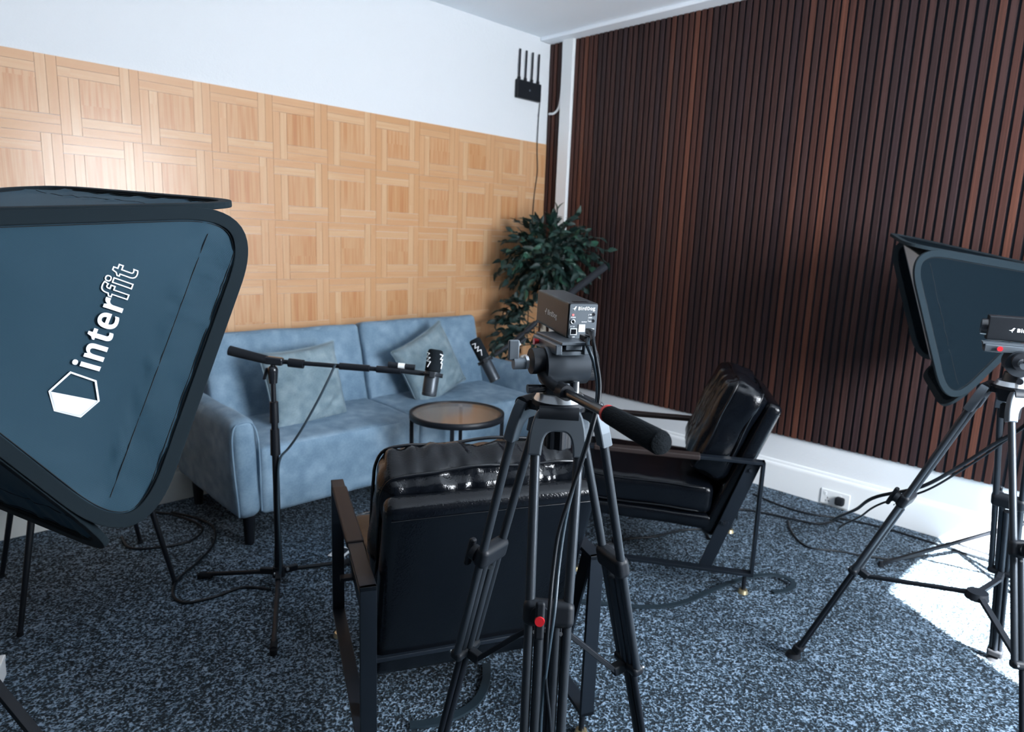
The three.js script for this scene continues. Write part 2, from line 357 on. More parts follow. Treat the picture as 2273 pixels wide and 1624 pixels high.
// ------------------------------------------------------------------ armchairs
function makeArmchair(label, pos, fx, fz) {
  const t = thing('armchair', label, 'armchair', pos, Math.atan2(fx, fz));
  const X = V(1, 0, 0);
  const hw = 0.3, R = -0.37, F = 0.37, yb = 0.085, yt = 0.553;
  for (const s of [-1, 1]) {
    const x = s * hw;
    const fr = mesh('side_frame', [
      bar(V(x, yt, R), V(x, yt, F), 0.04, 0.012, X), bar(V(x, yb, R), V(x, yb, F), 0.04, 0.012, X),
      bar(V(x, yb - 0.006, R + 0.006), V(x, yt + 0.006, R + 0.006), 0.04, 0.012, X), bar(V(x, yb - 0.006, F - 0.006), V(x, yt + 0.006, F - 0.006), 0.04, 0.012, X)], M.frame, t);
    mesh('strut', bar(V(x - s * 0.012, yb, -0.182), V(x - s * 0.012, yt - 0.004, -0.335), 0.05, 0.008, V(0, 0, 1)), M.frame, fr);
    for (const [z, y] of [[-0.32, 0.515], [-0.243, 0.285]]) mesh('bolt', cyl(V(x - s * 0.01, y, z), V(x + s * 0.001, y, z), 0.008, 0.007, 10), M.blackGloss, fr);
    for (const z of [R + 0.03, F - 0.03]) {
      const ft = mesh('foot', [cyl(V(x, 0.012, z), V(x, yb - 0.004, z), 0.008)], M.black, t);
      mesh('foot_pad', cyl(V(x, 0, z), V(x, 0.014, z), 0.021, 0.016, 20), M.brass, ft);
    }
    mesh('arm_sleeve', rbox(0.047, 0.021, 0.42, 0.006).translate(x, yt, 0.085), M.brownLeather, t);
  }
  mesh('cross_bar', [bar(V(-hw, 0.235, 0.3), V(hw, 0.235, 0.3), 0.03, 0.012, V(0, 0, 1)), bar(V(-hw, 0.285, -0.243), V(hw, 0.285, -0.243), 0.03, 0.012, V(0, 0, 1))], M.frame, t);
  // reclining back panel and cushions
  const u = V(0, 0.935, -0.354).normalize(), n = V(0, 0.354, 0.935).normalize();
  const put = (m, a, b, dx = 0) => { m.matrixAutoUpdate = true; const q = new THREE.Quaternion().setFromRotationMatrix(new THREE.Matrix4().makeBasis(X, u, n)); m.quaternion.copy(q); m.position.copy(V(dx, 0.2, -0.21).addScaledVector(u, a).addScaledVector(n, b)); return m; };
  const bp = put(mesh('back_panel', cushion(0.535, 0.605, 0.062, { r: 0.022, puff: 0.003, wr: 0.0016, wf: [6, 4, 6], s: 1, n: [30, 34, 6], uv: 0.25 }), M.leather, t), 0.3025, 0.031);
  mesh('seam', tube([[-0.255, 0.27, -0.0335], [-0.1, 0.273, -0.0345], [0.1, 0.273, -0.0345], [0.255, 0.27, -0.0335]], 0.0016, 40, 5), M.piping, bp);
  const cw = 0.525, ch = 0.41, cd = 0.15;
  const bc = put(mesh('back_cushion', cushion(cw, ch, cd, { r: 0.045, puff: 0.02, wr: 0.012, wf: [22, 5, 9], s: 2, n: [56, 36, 16], uv: 0.25, side: 0.008 }), M.leather, t), 0.425, 0.062 + cd / 2 + 0.008);
  const loop = (w, h, z, r) => { const p = []; for (let i = 0; i < 40; i++) { const a = i / 40 * Math.PI * 2, c = Math.cos(a), s2 = Math.sin(a), k = Math.pow(Math.pow(Math.abs(c), 9) + Math.pow(Math.abs(s2), 9), -1 / 9); p.push([w / 2 * c * k, h / 2 * s2 * k + 0.004 * Math.sin(a * 7 + z * 40), z + 0.003 * Math.sin(a * 5)]); } return tube(p, r, 160, 6, true); };
  for (const z of [cd / 2 - 0.022, -cd / 2 + 0.022]) mesh('piping', loop(cw + 0.004, ch + 0.004, z, 0.0045), M.piping, bc);
  const sb = mesh('seat_base', cushion(0.535, 0.065, 0.56, { r: 0.022, puff: 0, wr: 0.003, wf: [7, 7, 7], s: 3, n: [26, 6, 28], uv: 0.25 }), M.leather, t);
  sb.position.set(0, 0.272, 0.075); sb.rotation.x = -0.035;
  const sc = mesh('seat_cushion', cushion(0.53, 0.125, 0.56, { r: 0.03, puff: 0.004, wr: 0.004, wf: [8, 8, 8], s: 4, n: [30, 10, 32], uv: 0.25, side: 0.006 }), M.leather, t);
  sc.position.set(0, 0.368, 0.09); sc.rotation.x = -0.035;
  for (const y of [0.05, -0.05]) mesh('piping', loop(0.534, 0.564, 0, 0.004).rotateX(Math.PI / 2).translate(0, y, 0), M.piping, sc);
  return t;
}
makeArmchair('black leather armchair with its back to the camera, behind the centre tripod', [-2.526, 0, 2.03], 0.417, -0.909);
makeArmchair('black leather armchair seen from the side, in front of the slatted wall', [-1.218, 0, 1.94], -0.545, -0.838);

// ------------------------------------------------------------------ sofa
{
  const t = thing('sofa', 'blue-grey suede sofa against the wood block wall', 'sofa', [-1.7, 0, 0.4]);
  const put = (m, x, y, z, rx = 0, ry = 0, rz = 0) => { m.position.set(x, y, z); m.rotation.set(rx, ry, rz); return m; };
  for (const s of [-1, 1]) {
    put(mesh('seat', cushion(0.855, 0.31, 0.7, { r: 0.028, puff: 0.003, wr: 0.003, wf: [4, 4, 4], s: 5 + s, n: [34, 14, 30], side: 0.005 }), M.suede, t), s * 0.43, 0.303, 0.035, 0.02);
    put(mesh('backrest', cushion(0.86, 0.52, 0.13, { r: 0.03, puff: 0.01, wr: 0.005, wf: [4, 4, 4], s: 8 + s, n: [34, 24, 8] }), M.suede, t), s * 0.433, 0.605 + (s > 0 ? 0.008 : 0), -0.205 + (s > 0 ? 0.012 : 0), -0.24);
    const arm = put(mesh('armrest', cushion(0.115, 0.45, 0.74, { r: 0.045, puff: 0.004, wr: 0.005, wf: [5, 5, 5], s: 12 + s, n: [10, 24, 36], side: 0.006 }), M.suede, t), s * 0.918, 0.372, 0.02, 0.02, 0, -s * 0.05);
    mesh('piping', tube([[-0.05, -0.2, 0.366], [-0.05, 0.17, 0.366], [-0.03, 0.205, 0.36], [0.03, 0.205, 0.36], [0.05, 0.17, 0.366], [0.05, -0.2, 0.366]], 0.004, 60, 6), M.suede, arm);
    for (const z of [0.32, -0.28]) mesh('leg', cyl(V(s * 0.89, 0, z), V(s * 0.89, 0.16, z), 0.022, 0.03, 4), M.black, t);
  }
}
function pillowGeo(w, h, t, sd) {
  const n = 30, gs = [];
  for (const side of [1, -1]) {
    const g = new THREE.PlaneGeometry(2, 2, n, n), p = g.attributes.position;
    for (let i = 0; i < p.count; i++) {
      const u = p.getX(i), v = p.getY(i), e = Math.pow(Math.max(0, (1 - u * u) * (1 - v * v)), 0.42);
      const edge = Math.min(1, 4 * Math.min(1 - Math.abs(u), 1 - Math.abs(v)));
      const wr = (nz(u * 5 + sd, v * 5, sd) * 0.012 + nz(u * 11, v * 11 + sd, 3) * 0.005) * Math.min(1, edge) * 1.2;
      p.setXYZ(i, w / 2 * u * (1 - 0.07 * (1 - v * v)), h / 2 * v * (1 - 0.07 * (1 - u * u)), side * (t / 2 * e + wr * (side > 0 ? 1 : 0.3)));
    }
    if (side < 0) { const ix = g.index.array; for (let i = 0; i < ix.length; i += 3) [ix[i], ix[i + 1]] = [ix[i + 1], ix[i]]; }
    g.deleteAttribute('normal'); g.deleteAttribute('uv'); gs.push(g);
  }
  const g = mergeVertices(mergeGeometries(gs), 1e-4); g.computeVertexNormals();
  return boxUV(g, 0.8);
}
function throwPillow(label, pos, w, h, rx, ry, rz, sd) {
  const t = thing('throw_pillow', label, 'cushion', pos, 0, 'square cushions on the sofa');
  const m = mesh('cover', pillowGeo(w, h, 0.15, sd), M.suedeGrey, t); m.rotation.set(rx, ry, rz, 'YXZ');
  const pts = []; for (let i = 0; i < 48; i++) { const a = i / 48 * 4, k = Math.floor(a), f = (a - k) * 2 - 1; const [u, v] = [[f, -1], [1, f], [-f, 1], [-1, -f]][k]; pts.push([w / 2 * u * (1 - 0.07 * (1 - v * v)), h / 2 * v * (1 - 0.07 * (1 - u * u)), 0]); }
  mesh('seam', tube(pts, 0.003, 140, 5, true), M.suedeGrey, m);
}
throwPillow('upright grey-blue cushion on the left half of the sofa', [-2.18, 0.615, 0.47], 0.44, 0.4, -0.24, 0.15, 0.04, 1.3);
throwPillow('tilted grey-blue cushion on the right half of the sofa', [-1.375, 0.625, 0.43], 0.43, 0.4, -0.26, 0.1, 0.36, 4.7);

// ------------------------------------------------------------------ round side table
{
  const t = thing('side_table', 'round side table with bronze glass top and black frame', 'table', [-1.73, 0, 1.1]);
  const h = 0.55, r = 0.226;
  const ring = (y0, y1, a, b) => new THREE.LatheGeometry([[a, y0], [b, y0], [b, y1], [a, y1], [a, y0]].map((q) => new THREE.Vector2(...q)), 72);
  mesh('top_ring', ring(h - 0.026, h, r - 0.014, r), M.black, t);
  mesh('glass_top', new THREE.CylinderGeometry(r - 0.014, r - 0.014, 0.006, 64).translate(0, h - 0.008, 0), M.amber, t);
  mesh('base_ring', ring(0.004, 0.02, r - 0.016, r), M.black, t);
  for (let k = 0; k < 4; k++) {
    const a = Math.atan2(2.4, -2.03) + 0.09 + k * Math.PI / 2, c = Math.cos(a), s = Math.sin(a);
    mesh('leg', bar(V(c * (r - 0.01), 0.004, s * (r - 0.01)), V(c * (r - 0.01), h - 0.01, s * (r - 0.01)), 0.018, 0.018, V(-s, 0, c)), M.black, t);
    mesh('glass_rest', cyl(V(c * (r - 0.04), h - 0.02, s * (r - 0.04)), V(c * (r - 0.04), h - 0.0112, s * (r - 0.04)), 0.009), M.silver, t);
  }
}

// ------------------------------------------------------------------ tripods with fluid heads
function makeTripod(label, bowl, feet, F, pan, t1 = 0.3, t2 = 0.52, hubY = 0.646) {
  const t = thing('tripod', label, 'tripod', [bowl[0], 0, bowl[2]]);
  const B = V(0, bowl[1], 0), up = V(0, 1, 0);
  const rel = (p) => V(p[0] - bowl[0], p[1], p[2] - bowl[2]);
  mesh('crown', [cyl(B.clone().add(V(0, -0.046, 0)), B.clone().add(V(0, -0.012, 0)), 0.034, 0.046, 24), cyl(B.clone().add(V(0, -0.012, 0)), B.clone().add(V(0, -0.004, 0)), 0.05, 0.05, 32)], M.darkPlastic, t);
  mesh('bowl_ring', cyl(B.clone().add(V(0, -0.004, 0)), B.clone().add(V(0, 0.008, 0)), 0.047, 0.04, 32), M.silver, t);
  const kn = mesh('clamp_rod', cyl(B.clone().add(V(0, -0.075, 0)), B.clone().add(V(0, -0.045, 0)), 0.011), M.darkPlastic, t);
  { // lobed knob
    const sh = new THREE.Shape(); for (let i = 0; i <= 48; i++) { const a = i / 48 * Math.PI * 2, r = 0.021 + 0.0022 * Math.cos(a * 6); i ? sh.lineTo(r * Math.cos(a), r * Math.sin(a)) : sh.moveTo(r, 0); }
    mesh('clamp_knob', new THREE.ExtrudeGeometry(sh, { depth: 0.034, bevelSize: 0.002, bevelThickness: 0.002, bevelSegments: 2 }).rotateX(Math.PI / 2).translate(0, bowl[1] - 0.058, 0), M.darkPlastic, kn);
  }
  const hub = V(0, hubY, 0);
  feet.forEach((f, k) => {
    const foot = rel(f), d = foot.clone().normalize(), H = B.clone().addScaledVector(d, 0.06).add(V(0, -0.018, 0));
    const a = foot.clone().sub(H), L = a.length(); a.normalize();
    const l = up.clone().cross(d).normalize(), n = l.clone().cross(a).normalize(); if (n.dot(d) < 0) n.negate();
    const at = (s, x, z = 0) => H.clone().addScaledVector(a, L * s).addScaledVector(l, x).addScaledVector(n, z);
    const leg = mesh('leg', [-1, 1].map((s) => cyl(at(0.05, s * 0.037), at(t1, s * 0.032), 0.0085, 0.0085, 14)), M.tubeMetal, t);
    // arched yoke joining the two tubes to the crown
    const sh = new THREE.Shape();
    sh.moveTo(-0.047, -0.068); sh.lineTo(-0.046, -0.045); sh.quadraticCurveTo(-0.042, -0.008, -0.034, 0.004); sh.lineTo(0.034, 0.004); sh.quadraticCurveTo(0.042, -0.008, 0.046, -0.045); sh.lineTo(0.047, -0.068); sh.lineTo(0.03, -0.068); sh.bezierCurveTo(0.029, -0.035, 0.02, -0.027, 0.008, -0.026); sh.lineTo(-0.008, -0.026); sh.bezierCurveTo(-0.02, -0.027, -0.029, -0.035, -0.03, -0.068);
    const yoke = new THREE.ExtrudeGeometry(sh, { depth: 0.016, bevelSize: 0.003, bevelThickness: 0.003, bevelSegments: 2, curveSegments: 8 }).translate(0, 0, -0.008);
    const zz = l.clone().cross(a.clone().negate());
    mesh('yoke', yoke.applyMatrix4(frameM(l, a.clone().negate(), zz, H)), M.greyMetal, leg);
    mesh('hinge', [cyl(at(0, -0.034), at(0, 0.034), 0.014, 0.014, 18), bar(at(0, 0).addScaledVector(d, -0.04), at(0, 0), 0.05, 0.018, l)], M.darkPlastic, leg);
    // middle section: bundle of tubes between the two clamps
    mesh('leg_section', [...[-1, 1].map((s) => cyl(at(t1 + 0.01, s * 0.032), at(t2, s * 0.03), 0.0082, 0.0082, 12)), ...[-1, 1].map((s) => cyl(at(t1 + 0.01, s * 0.014), at(t2, s * 0.013), 0.0085, 0.0085, 12)), cyl(at(t1 + 0.03, 0, -0.006), at(t2, 0, -0.006), 0.0085, 0.0085, 12)], M.tubeMetal, leg);
    const cl = mesh('leg_clamp', rbox(0.086, 0.045, 0.03, 0.012, 3).applyMatrix4(frameM(l, a, l.clone().cross(a), at(t1, 0))), M.darkPlastic, leg);
    const kx = k === 0 ? -0.014 : 0.03;
    mesh('clamp_knob', [cyl(at(t1, kx, 0.012), at(t1, kx, 0.024), 0.016, 0.016, 20), rbox(0.016, 0.062, 0.012, 0.005).applyMatrix4(frameM(l, a, l.clone().cross(a), at(t1 + 0.004, kx, 0.03)))], M.darkPlastic, leg);
    if (k === 0) mesh('lock_button', cyl(at(t1 + 0.004, kx, 0.034), at(t1 + 0.004, kx, 0.039), 0.0085, 0.0078, 18), M.red, leg);
    // lower section and foot
    mesh('lower_clamp', [rbox(0.078, 0.022, 0.028, 0.009, 2).applyMatrix4(frameM(l, a, l.clone().cross(a), at(t2, 0))), rbox(0.02, 0.022, 0.03, 0.004, 1).applyMatrix4(frameM(l, a, l.clone().cross(a), at(t2, 0, -0.026)))], M.darkPlastic, leg);
    mesh('lower_section', [...[-1, 1].map((s) => cyl(at(t2, s * 0.013), at(0.965, s * 0.013), 0.0068, 0.0068, 12)), cyl(at(t2, 0, -0.004), at(0.96, 0, -0.004), 0.008, 0.008, 12)], M.black, leg);
    for (const s of [-1, 1]) mesh('bolt', [cyl(at(t2, s * 0.03, 0.013), at(t2, s * 0.03, 0.0165), 0.0035, 0.003, 10), cyl(at(t1 + 0.026, s * 0.022, 0.013), at(t1 + 0.026, s * 0.022, 0.0155), 0.003, 0.003, 10)], M.silver, leg);
    mesh('foot', [rbox(0.046, 0.03, 0.03, 0.007).applyMatrix4(frameM(l, a, l.clone().cross(a), at(0.962, 0))), cyl(V(foot.x, 0, foot.z), V(foot.x, 0.014, foot.z), 0.026, 0.018, 20)], M.blackMatte, leg);
    // mid-level spreader arm
    const e = at(t2, 0, -0.036);
    mesh('spreader_arm', [bar(hub.clone().addScaledVector(d, 0.02), e, 0.016, 0.01, l)], M.darkPlastic, t);
  });
  mesh('spreader_hub', cyl(hub.clone().add(V(0, -0.01, 0)), hub.clone().add(V(0, 0.01, 0)), 0.03, 0.026, 20), M.darkPlastic, t);
  // fluid head
  const f = V(F[0], 0, F[1]).normalize(), r = V(-f.z, 0, f.x), D = B.clone().add(V(0, 0.058, 0)).addScaledVector(r, 0.004);
  const at = (x, y, z) => D.clone().addScaledVector(r, x).add(V(0, y, 0)).addScaledVector(f, z);
  const head = mesh('fluid_head', [cyl(B.clone().add(V(0, 0.008, 0)), B.clone().add(V(0, 0.03, 0)), 0.031, 0.028, 28), cyl(at(-0.04, 0, 0), at(0.04, 0, 0), 0.034, 0.034, 36), rbox(0.05, 0.04, 0.05, 0.012, 3).applyMatrix4(frameM(r, up, r.clone().cross(up), at(0, 0.02, 0)))], M.tubeMetal, t);
  mesh('tilt_cap', [cyl(at(-0.062, 0.008, 0), at(-0.034, 0.008, 0), 0.023, 0.023, 28)], M.darkPlastic, head);
  { const sh = new THREE.Shape(); for (let i = 0; i <= 120; i++) { const a = i / 120 * Math.PI * 2, q = 0.03 + (i % 2 ? 0.0011 : 0); i ? sh.lineTo(q * Math.cos(a), q * Math.sin(a)) : sh.moveTo(q, 0); }
    mesh('counterbalance_dial', new THREE.ExtrudeGeometry(sh, { depth: 0.014, bevelEnabled: false }).applyMatrix4(frameM(f, up, f.clone().cross(up), at(0.042, 0.002, 0))), M.darkPlastic, head); }
  mesh('tilt_lever', [cyl(at(-0.094, 0.004, 0), at(-0.072, 0.004, 0), 0.0105, 0.0105, 18), rbox(0.02, 0.036, 0.008, 0.003).applyMatrix4(frameM(r, up, r.clone().cross(up), at(-0.094, 0.028, 0)))], M.greyMetal, head);
  mesh('lever_ring', cyl(at(-0.073, 0.006, 0), at(-0.068, 0.006, 0), 0.012, 0.012, 20), M.silver, head);
  mesh('pan_lock', [cyl(B.clone().addScaledVector(r, -0.03).add(V(0, 0.016, 0)), B.clone().addScaledVector(r, -0.062).add(V(0, 0.016, 0)), 0.007, 0.008, 14)], M.blackGloss, head);
  mesh('bubble_post', cyl(B.clone().addScaledVector(f, -0.03).addScaledVector(r, 0.018).add(V(0, 0.014, 0)), B.clone().addScaledVector(f, -0.03).addScaledVector(r, 0.018).add(V(0, 0.034, 0)), 0.006, 0.0055, 14), M.silver, head);
  const pc = (w, h, L, x, y, z, q = 0.002) => rbox(w, h, L, q, 1).applyMatrix4(frameM(r, up, r.clone().cross(up), at(x, y, z)));
  mesh('plate_clamp', [pc(0.012, 0.018, 0.125, -0.026, 0.034, 0.02), pc(0.012, 0.018, 0.125, 0.026, 0.034, 0.02), pc(0.05, 0.008, 0.12, 0, 0.027, 0.022)], M.greyMetal, head);
  mesh('sliding_plate', [pc(0.047, 0.005, 0.135, 0, 0.0452, 0.02, 0.001), pc(0.03, 0.01, 0.13, 0, 0.039, 0.02, 0.001)], M.greyMetal, head);
  mesh('release_button', [cyl(at(-0.032, 0.035, 0.05), at(-0.041, 0.035, 0.05), 0.004, 0.0065, 14)], M.red, head);
  // pan bar
  const pp = pan.map(rel);
  mesh('pan_bracket', tube([pp[0].clone().add(V(0, 0.012, 0)), pp[0], pp[1], pp[2], pp[3]], 0.0095, 40, 12).scale(1, 1, 1), M.darkPlastic, t);
  const dir = pp[5].clone().sub(pp[3]).normalize();
  const pb = mesh('pan_bar', [cyl(pp[3].clone().addScaledVector(dir, -0.012), pp[4], 0.0078, 0.0078, 18)], M.blackGloss, t);
  mesh('collar', cyl(pp[3].clone().addScaledVector(dir, -0.016), pp[3].clone().addScaledVector(dir, 0.018), 0.0135, 0.0135, 20), M.darkPlastic, pb);
  mesh('grip_ring', cyl(pp[4].clone().addScaledVector(dir, -0.003), pp[4].clone().addScaledVector(dir, 0.003), 0.0135, 0.0135, 24), M.redRing, pb);
  { const Lg = pp[5].distanceTo(pp[4]), pr = [[0, 0], [0.0125, 0], [0.014, 0.004], [0.0155, Lg * 0.5], [0.0165, Lg - 0.006], [0.0145, Lg - 0.001], [0, Lg]];
    mesh('grip', new THREE.LatheGeometry(pr.map((q) => new THREE.Vector2(...q)), 28).applyMatrix4(new THREE.Matrix4().compose(pp[4].clone().addScaledVector(dir, 0.003), new THREE.Quaternion().setFromUnitVectors(up, dir), V(1, 1, 1))), M.foam, pb); }
  return t;
}
makeTripod('black twin-tube video tripod in the centre foreground, behind the near armchair', [-2.861, 1.1, 2.723],
  [[-3.106, 0, 2.936], [-2.922, 0, 2.404], [-2.554, 0, 2.829]], [0.466, -0.884],
  [[-2.893, 1.173, 2.697], [-2.899, 1.148, 2.712], [-2.905, 1.133, 2.738], [-2.906, 1.125, 2.769], [-2.973, 1.127, 2.916], [-3.042, 1.127, 3.049]]);
makeTripod('black twin-tube video tripod at the right edge, with a wide-set left leg', [-1.571, 1.047, 3.192],
  [[-1.87, 0, 3.418], [-1.557, 0, 2.712], [-1.035, 0, 3.196]], [-0.28, -0.96],
  [[-1.53, 1.09, 3.17], [-1.53, 1.06, 3.2], [-1.54, 1.05, 3.23], [-1.545, 1.045, 3.26], [-1.5, 1.03, 3.39], [-1.46, 1.015, 3.51]], 0.36, 0.62, 0.44);

// ------------------------------------------------------------------ lettering
const font = await new FontLoader().loadAsync('fonts/droid/droid_sans_bold.typeface.json');
const flat = (shapes, depth = 0.0004) => new THREE.ExtrudeGeometry(shapes, { depth, bevelEnabled: false, curveSegments: 6 });
function word(str, size) { const g = flat(font.generateShapes(str, size), 0.0004); g.computeBoundingBox(); return g; }
// an outline of even width round every contour of the shapes
function outlined(shapes, w, depth = 0.0004) {
  const gs = [];
  const ring = (pts) => {
    if (pts[0].distanceTo(pts[pts.length - 1]) < 1e-6) pts.pop();
    const n = pts.length, off = (s) => pts.map((p, i) => {
      const a = pts[(i + n - 1) % n], b = pts[(i + 1) % n], d1 = p.clone().sub(a).normalize(), d2 = b.clone().sub(p).normalize();
      const m = new THREE.Vector2(-(d1.y + d2.y), d1.x + d2.x), k = Math.max(0.35, m.length() / 2); m.normalize();
      return p.clone().addScaledVector(m, s / k);
    });
    const A = off(w / 2), C = off(-w / 2), area = Math.abs(THREE.ShapeUtils.area(A)) > Math.abs(THREE.ShapeUtils.area(C));
    const sh = new THREE.Shape(area ? A : C); sh.holes.push(new THREE.Path(area ? C : A));
    gs.push(flat(sh, depth));
  };
  for (const s of shapes) { ring(s.getPoints(6)); for (const h of s.holes) ring(h.getPoints(6)); }
  return merged(gs);
}
// small running bird: head up, long tail to the left
function birdShape(s) {
  const p = [[-1.1, 0.05], [-0.45, 0.12], [-0.1, 0.42], [0.12, 0.78], [0.3, 1.02], [0.52, 1.02], [0.95, 0.86], [0.62, 0.78], [0.5, 0.6], [0.48, 0.25], [0.2, -0.12], [0.02, -0.28], [0.08, -0.62], [0.24, -0.72], [-0.06, -0.72], [-0.1, -0.26], [-0.42, -0.12]];
  const sh = new THREE.Shape(); p.forEach(([x, y], i) => i ? sh.lineTo(x * s, y * s) : sh.moveTo(x * s, y * s)); sh.closePath();
  return sh;
}

// ------------------------------------------------------------------ box cameras
function makeCamera(label, at, F, tilt, z = 0) {
  const t = thing('video_camera', label, 'camera', at);
  t.rotation.order = 'YXZ'; t.rotation.set(-tilt, Math.atan2(F[0], F[1]), 0);
  const w = 0.054, h = 0.063, L = 0.17, rz = -L / 2;
  // body profile with rounded corners, swept along the camera
  const sh = new THREE.Shape(), q = 0.006, a = w / 2, b = h / 2;
  sh.moveTo(-a + q, -b); sh.lineTo(a - q, -b); sh.quadraticCurveTo(a, -b, a, -b + q); sh.lineTo(a, b - q / 2); sh.quadraticCurveTo(a, b, a - q / 2, b); sh.lineTo(-a + q / 2, b); sh.quadraticCurveTo(-a, b, -a, b - q / 2); sh.lineTo(-a, -b + q); sh.quadraticCurveTo(-a, -b, -a + q, -b);
  const body = mesh('body', new THREE.ExtrudeGeometry(sh, { depth: L - 0.004, bevelSize: 0.0012, bevelThickness: 0.002, bevelSegments: 2, curveSegments: 6 }).translate(0, b + 0.0015, rz + 0.002), M.camBody, t);
  const y0 = b + 0.0015;
  const back = mesh('rear_plate', new THREE.ExtrudeGeometry(sh, { depth: 0.0012, bevelSize: 0.0006, bevelThickness: 0.0006, bevelSegments: 1, curveSegments: 6 }).scale(0.965, 0.965, 1).translate(0, y0, rz - 0.0016), M.camGrey, t);
  mesh('lens', [cyl(V(0, y0, -rz - 0.001), V(0, y0, -rz + 0.014), 0.022, 0.021, 30)], M.blackGloss, t);
  mesh('top_label', box(-0.012, 0.016, 2 * b + 0.0026, 2 * b + 0.0031, rz + 0.006, rz + 0.02), M.blackGloss, t);
  // rear plate: x to the viewer's right is -x here
  const zb = rz - 0.0025;
  const face = (g, x, y) => g.rotateY(Math.PI).translate(x, y + y0, zb);
  const logo = (s) => { const wg = word('BirdDog', s); return merged([wg, flat(birdShape(s * 0.72)).translate(-s * 0.95, s * 0.36, 0)]); };
  mesh('logo', face(logo(0.0062), 0.0115, 0.0205), M.whitePrint, back);
  mesh('logo', logo(0.0098).rotateY(Math.PI / 2).translate(w / 2 + 0.0009, y0 - 0.006, 0.022), M.whitePrint, body);
  mesh('power_light', cyl(V(0.0195, y0 + 0.012, zb - 0.0004), V(0.0195, y0 + 0.012, zb + 0.001), 0.0019, 0.0019, 14), M.led, back);
  const tiny = (s, x, y, z2 = 0.0019) => face(word(s, z2), x, y);
  mesh('lettering', [tiny('POWER', 0.0236, 0.0068), tiny('DC 12V', 0.0238, -0.0098), tiny('AUDIO', -0.0086, 0.0062), tiny('IN', -0.0128, 0.0118), tiny('OUT', -0.0112, -0.0003), tiny('OUTPUT', 0.0028, -0.0015), tiny('LAN', 0.0195, -0.0285, 0.0022),
    face(flat([new THREE.Shape([[0, 0], [0.004, 0], [0.004, 0.0004], [0.0004, 0.0004], [0.0004, 0.0035], [0, 0.0035]].map((v) => new THREE.Vector2(...v)))]), -0.0092, 0.0005), face(flat([new THREE.Shape([[0, 0], [0, -0.0035], [0.0004, -0.0035], [0.0004, -0.0004], [0.004, -0.0004], [0.004, 0]].map((v) => new THREE.Vector2(...v)))]), -0.0092, 0.0132)], M.whitePrint, back);
  const ringJack = (x, y, r, mat) => { const j = mesh('audio_jack', new THREE.TorusGeometry(r, r * 0.28, 8, 22).translate(x, y0 + y, zb), mat, back); mesh('jack_hole', cyl(V(x, y0 + y, zb - 0.0005), V(x, y0 + y, zb + 0.001), r * 0.75, r * 0.75, 16), M.blackGloss, j); };
  ringJack(-0.0195, 0.0128, 0.0025, M.black); ringJack(-0.0195, 0.0012, 0.0025, M.black);
  const dc = mesh('power_socket', new THREE.TorusGeometry(0.0036, 0.0013, 8, 24).translate(0.0195, y0, zb - 0.0004), M.silver, back);
  mesh('socket_hole', [cyl(V(0.0195, y0, zb - 0.0003), V(0.0195, y0, zb + 0.001), 0.0028, 0.0028, 16), cyl(V(0.0195, y0, zb - 0.0022), V(0.0195, y0, zb), 0.0008, 0.0008, 8)], M.blackGloss, dc);
  const rj = mesh('network_port', [box(0.0105, 0.0235, y0 - 0.024, y0 - 0.0225, zb - 0.0012, zb + 0.001), box(0.0105, 0.0235, y0 - 0.0135, y0 - 0.012, zb - 0.0012, zb + 0.001), box(0.0105, 0.012, y0 - 0.0225, y0 - 0.0135, zb - 0.0012, zb + 0.001), box(0.022, 0.0235, y0 - 0.0225, y0 - 0.0135, zb - 0.0012, zb + 0.001)], M.whitePlastic, back);
  mesh('port_hole', box(0.012, 0.022, y0 - 0.0225, y0 - 0.0135, zb - 0.0002, zb + 0.001), M.blackGloss, rj);
  mesh('network_port', [box(-0.0045, 0.0075, y0 - 0.0185, y0 - 0.005, zb - 0.001, zb + 0.001)], M.whitePlastic, back);
  const us = mesh('usb_port', box(-0.022, -0.012, y0 - 0.0185, y0 - 0.0125, zb - 0.001, zb + 0.001), M.whitePlastic, back);
  mesh('usb_tongue', box(-0.021, -0.013, y0 - 0.0165, y0 - 0.0145, zb - 0.0016, zb), M.blue, us);
  return t;
}
makeCamera('small black box camera on the centre tripod, two cables plugged into its back', [-2.787, 1.2075, 2.661], [0.466, -0.884], 0.056);
makeCamera('small box camera cut off by the right edge of the picture', [-1.515, 1.154, 3.185], [-0.28, -0.96], 0);

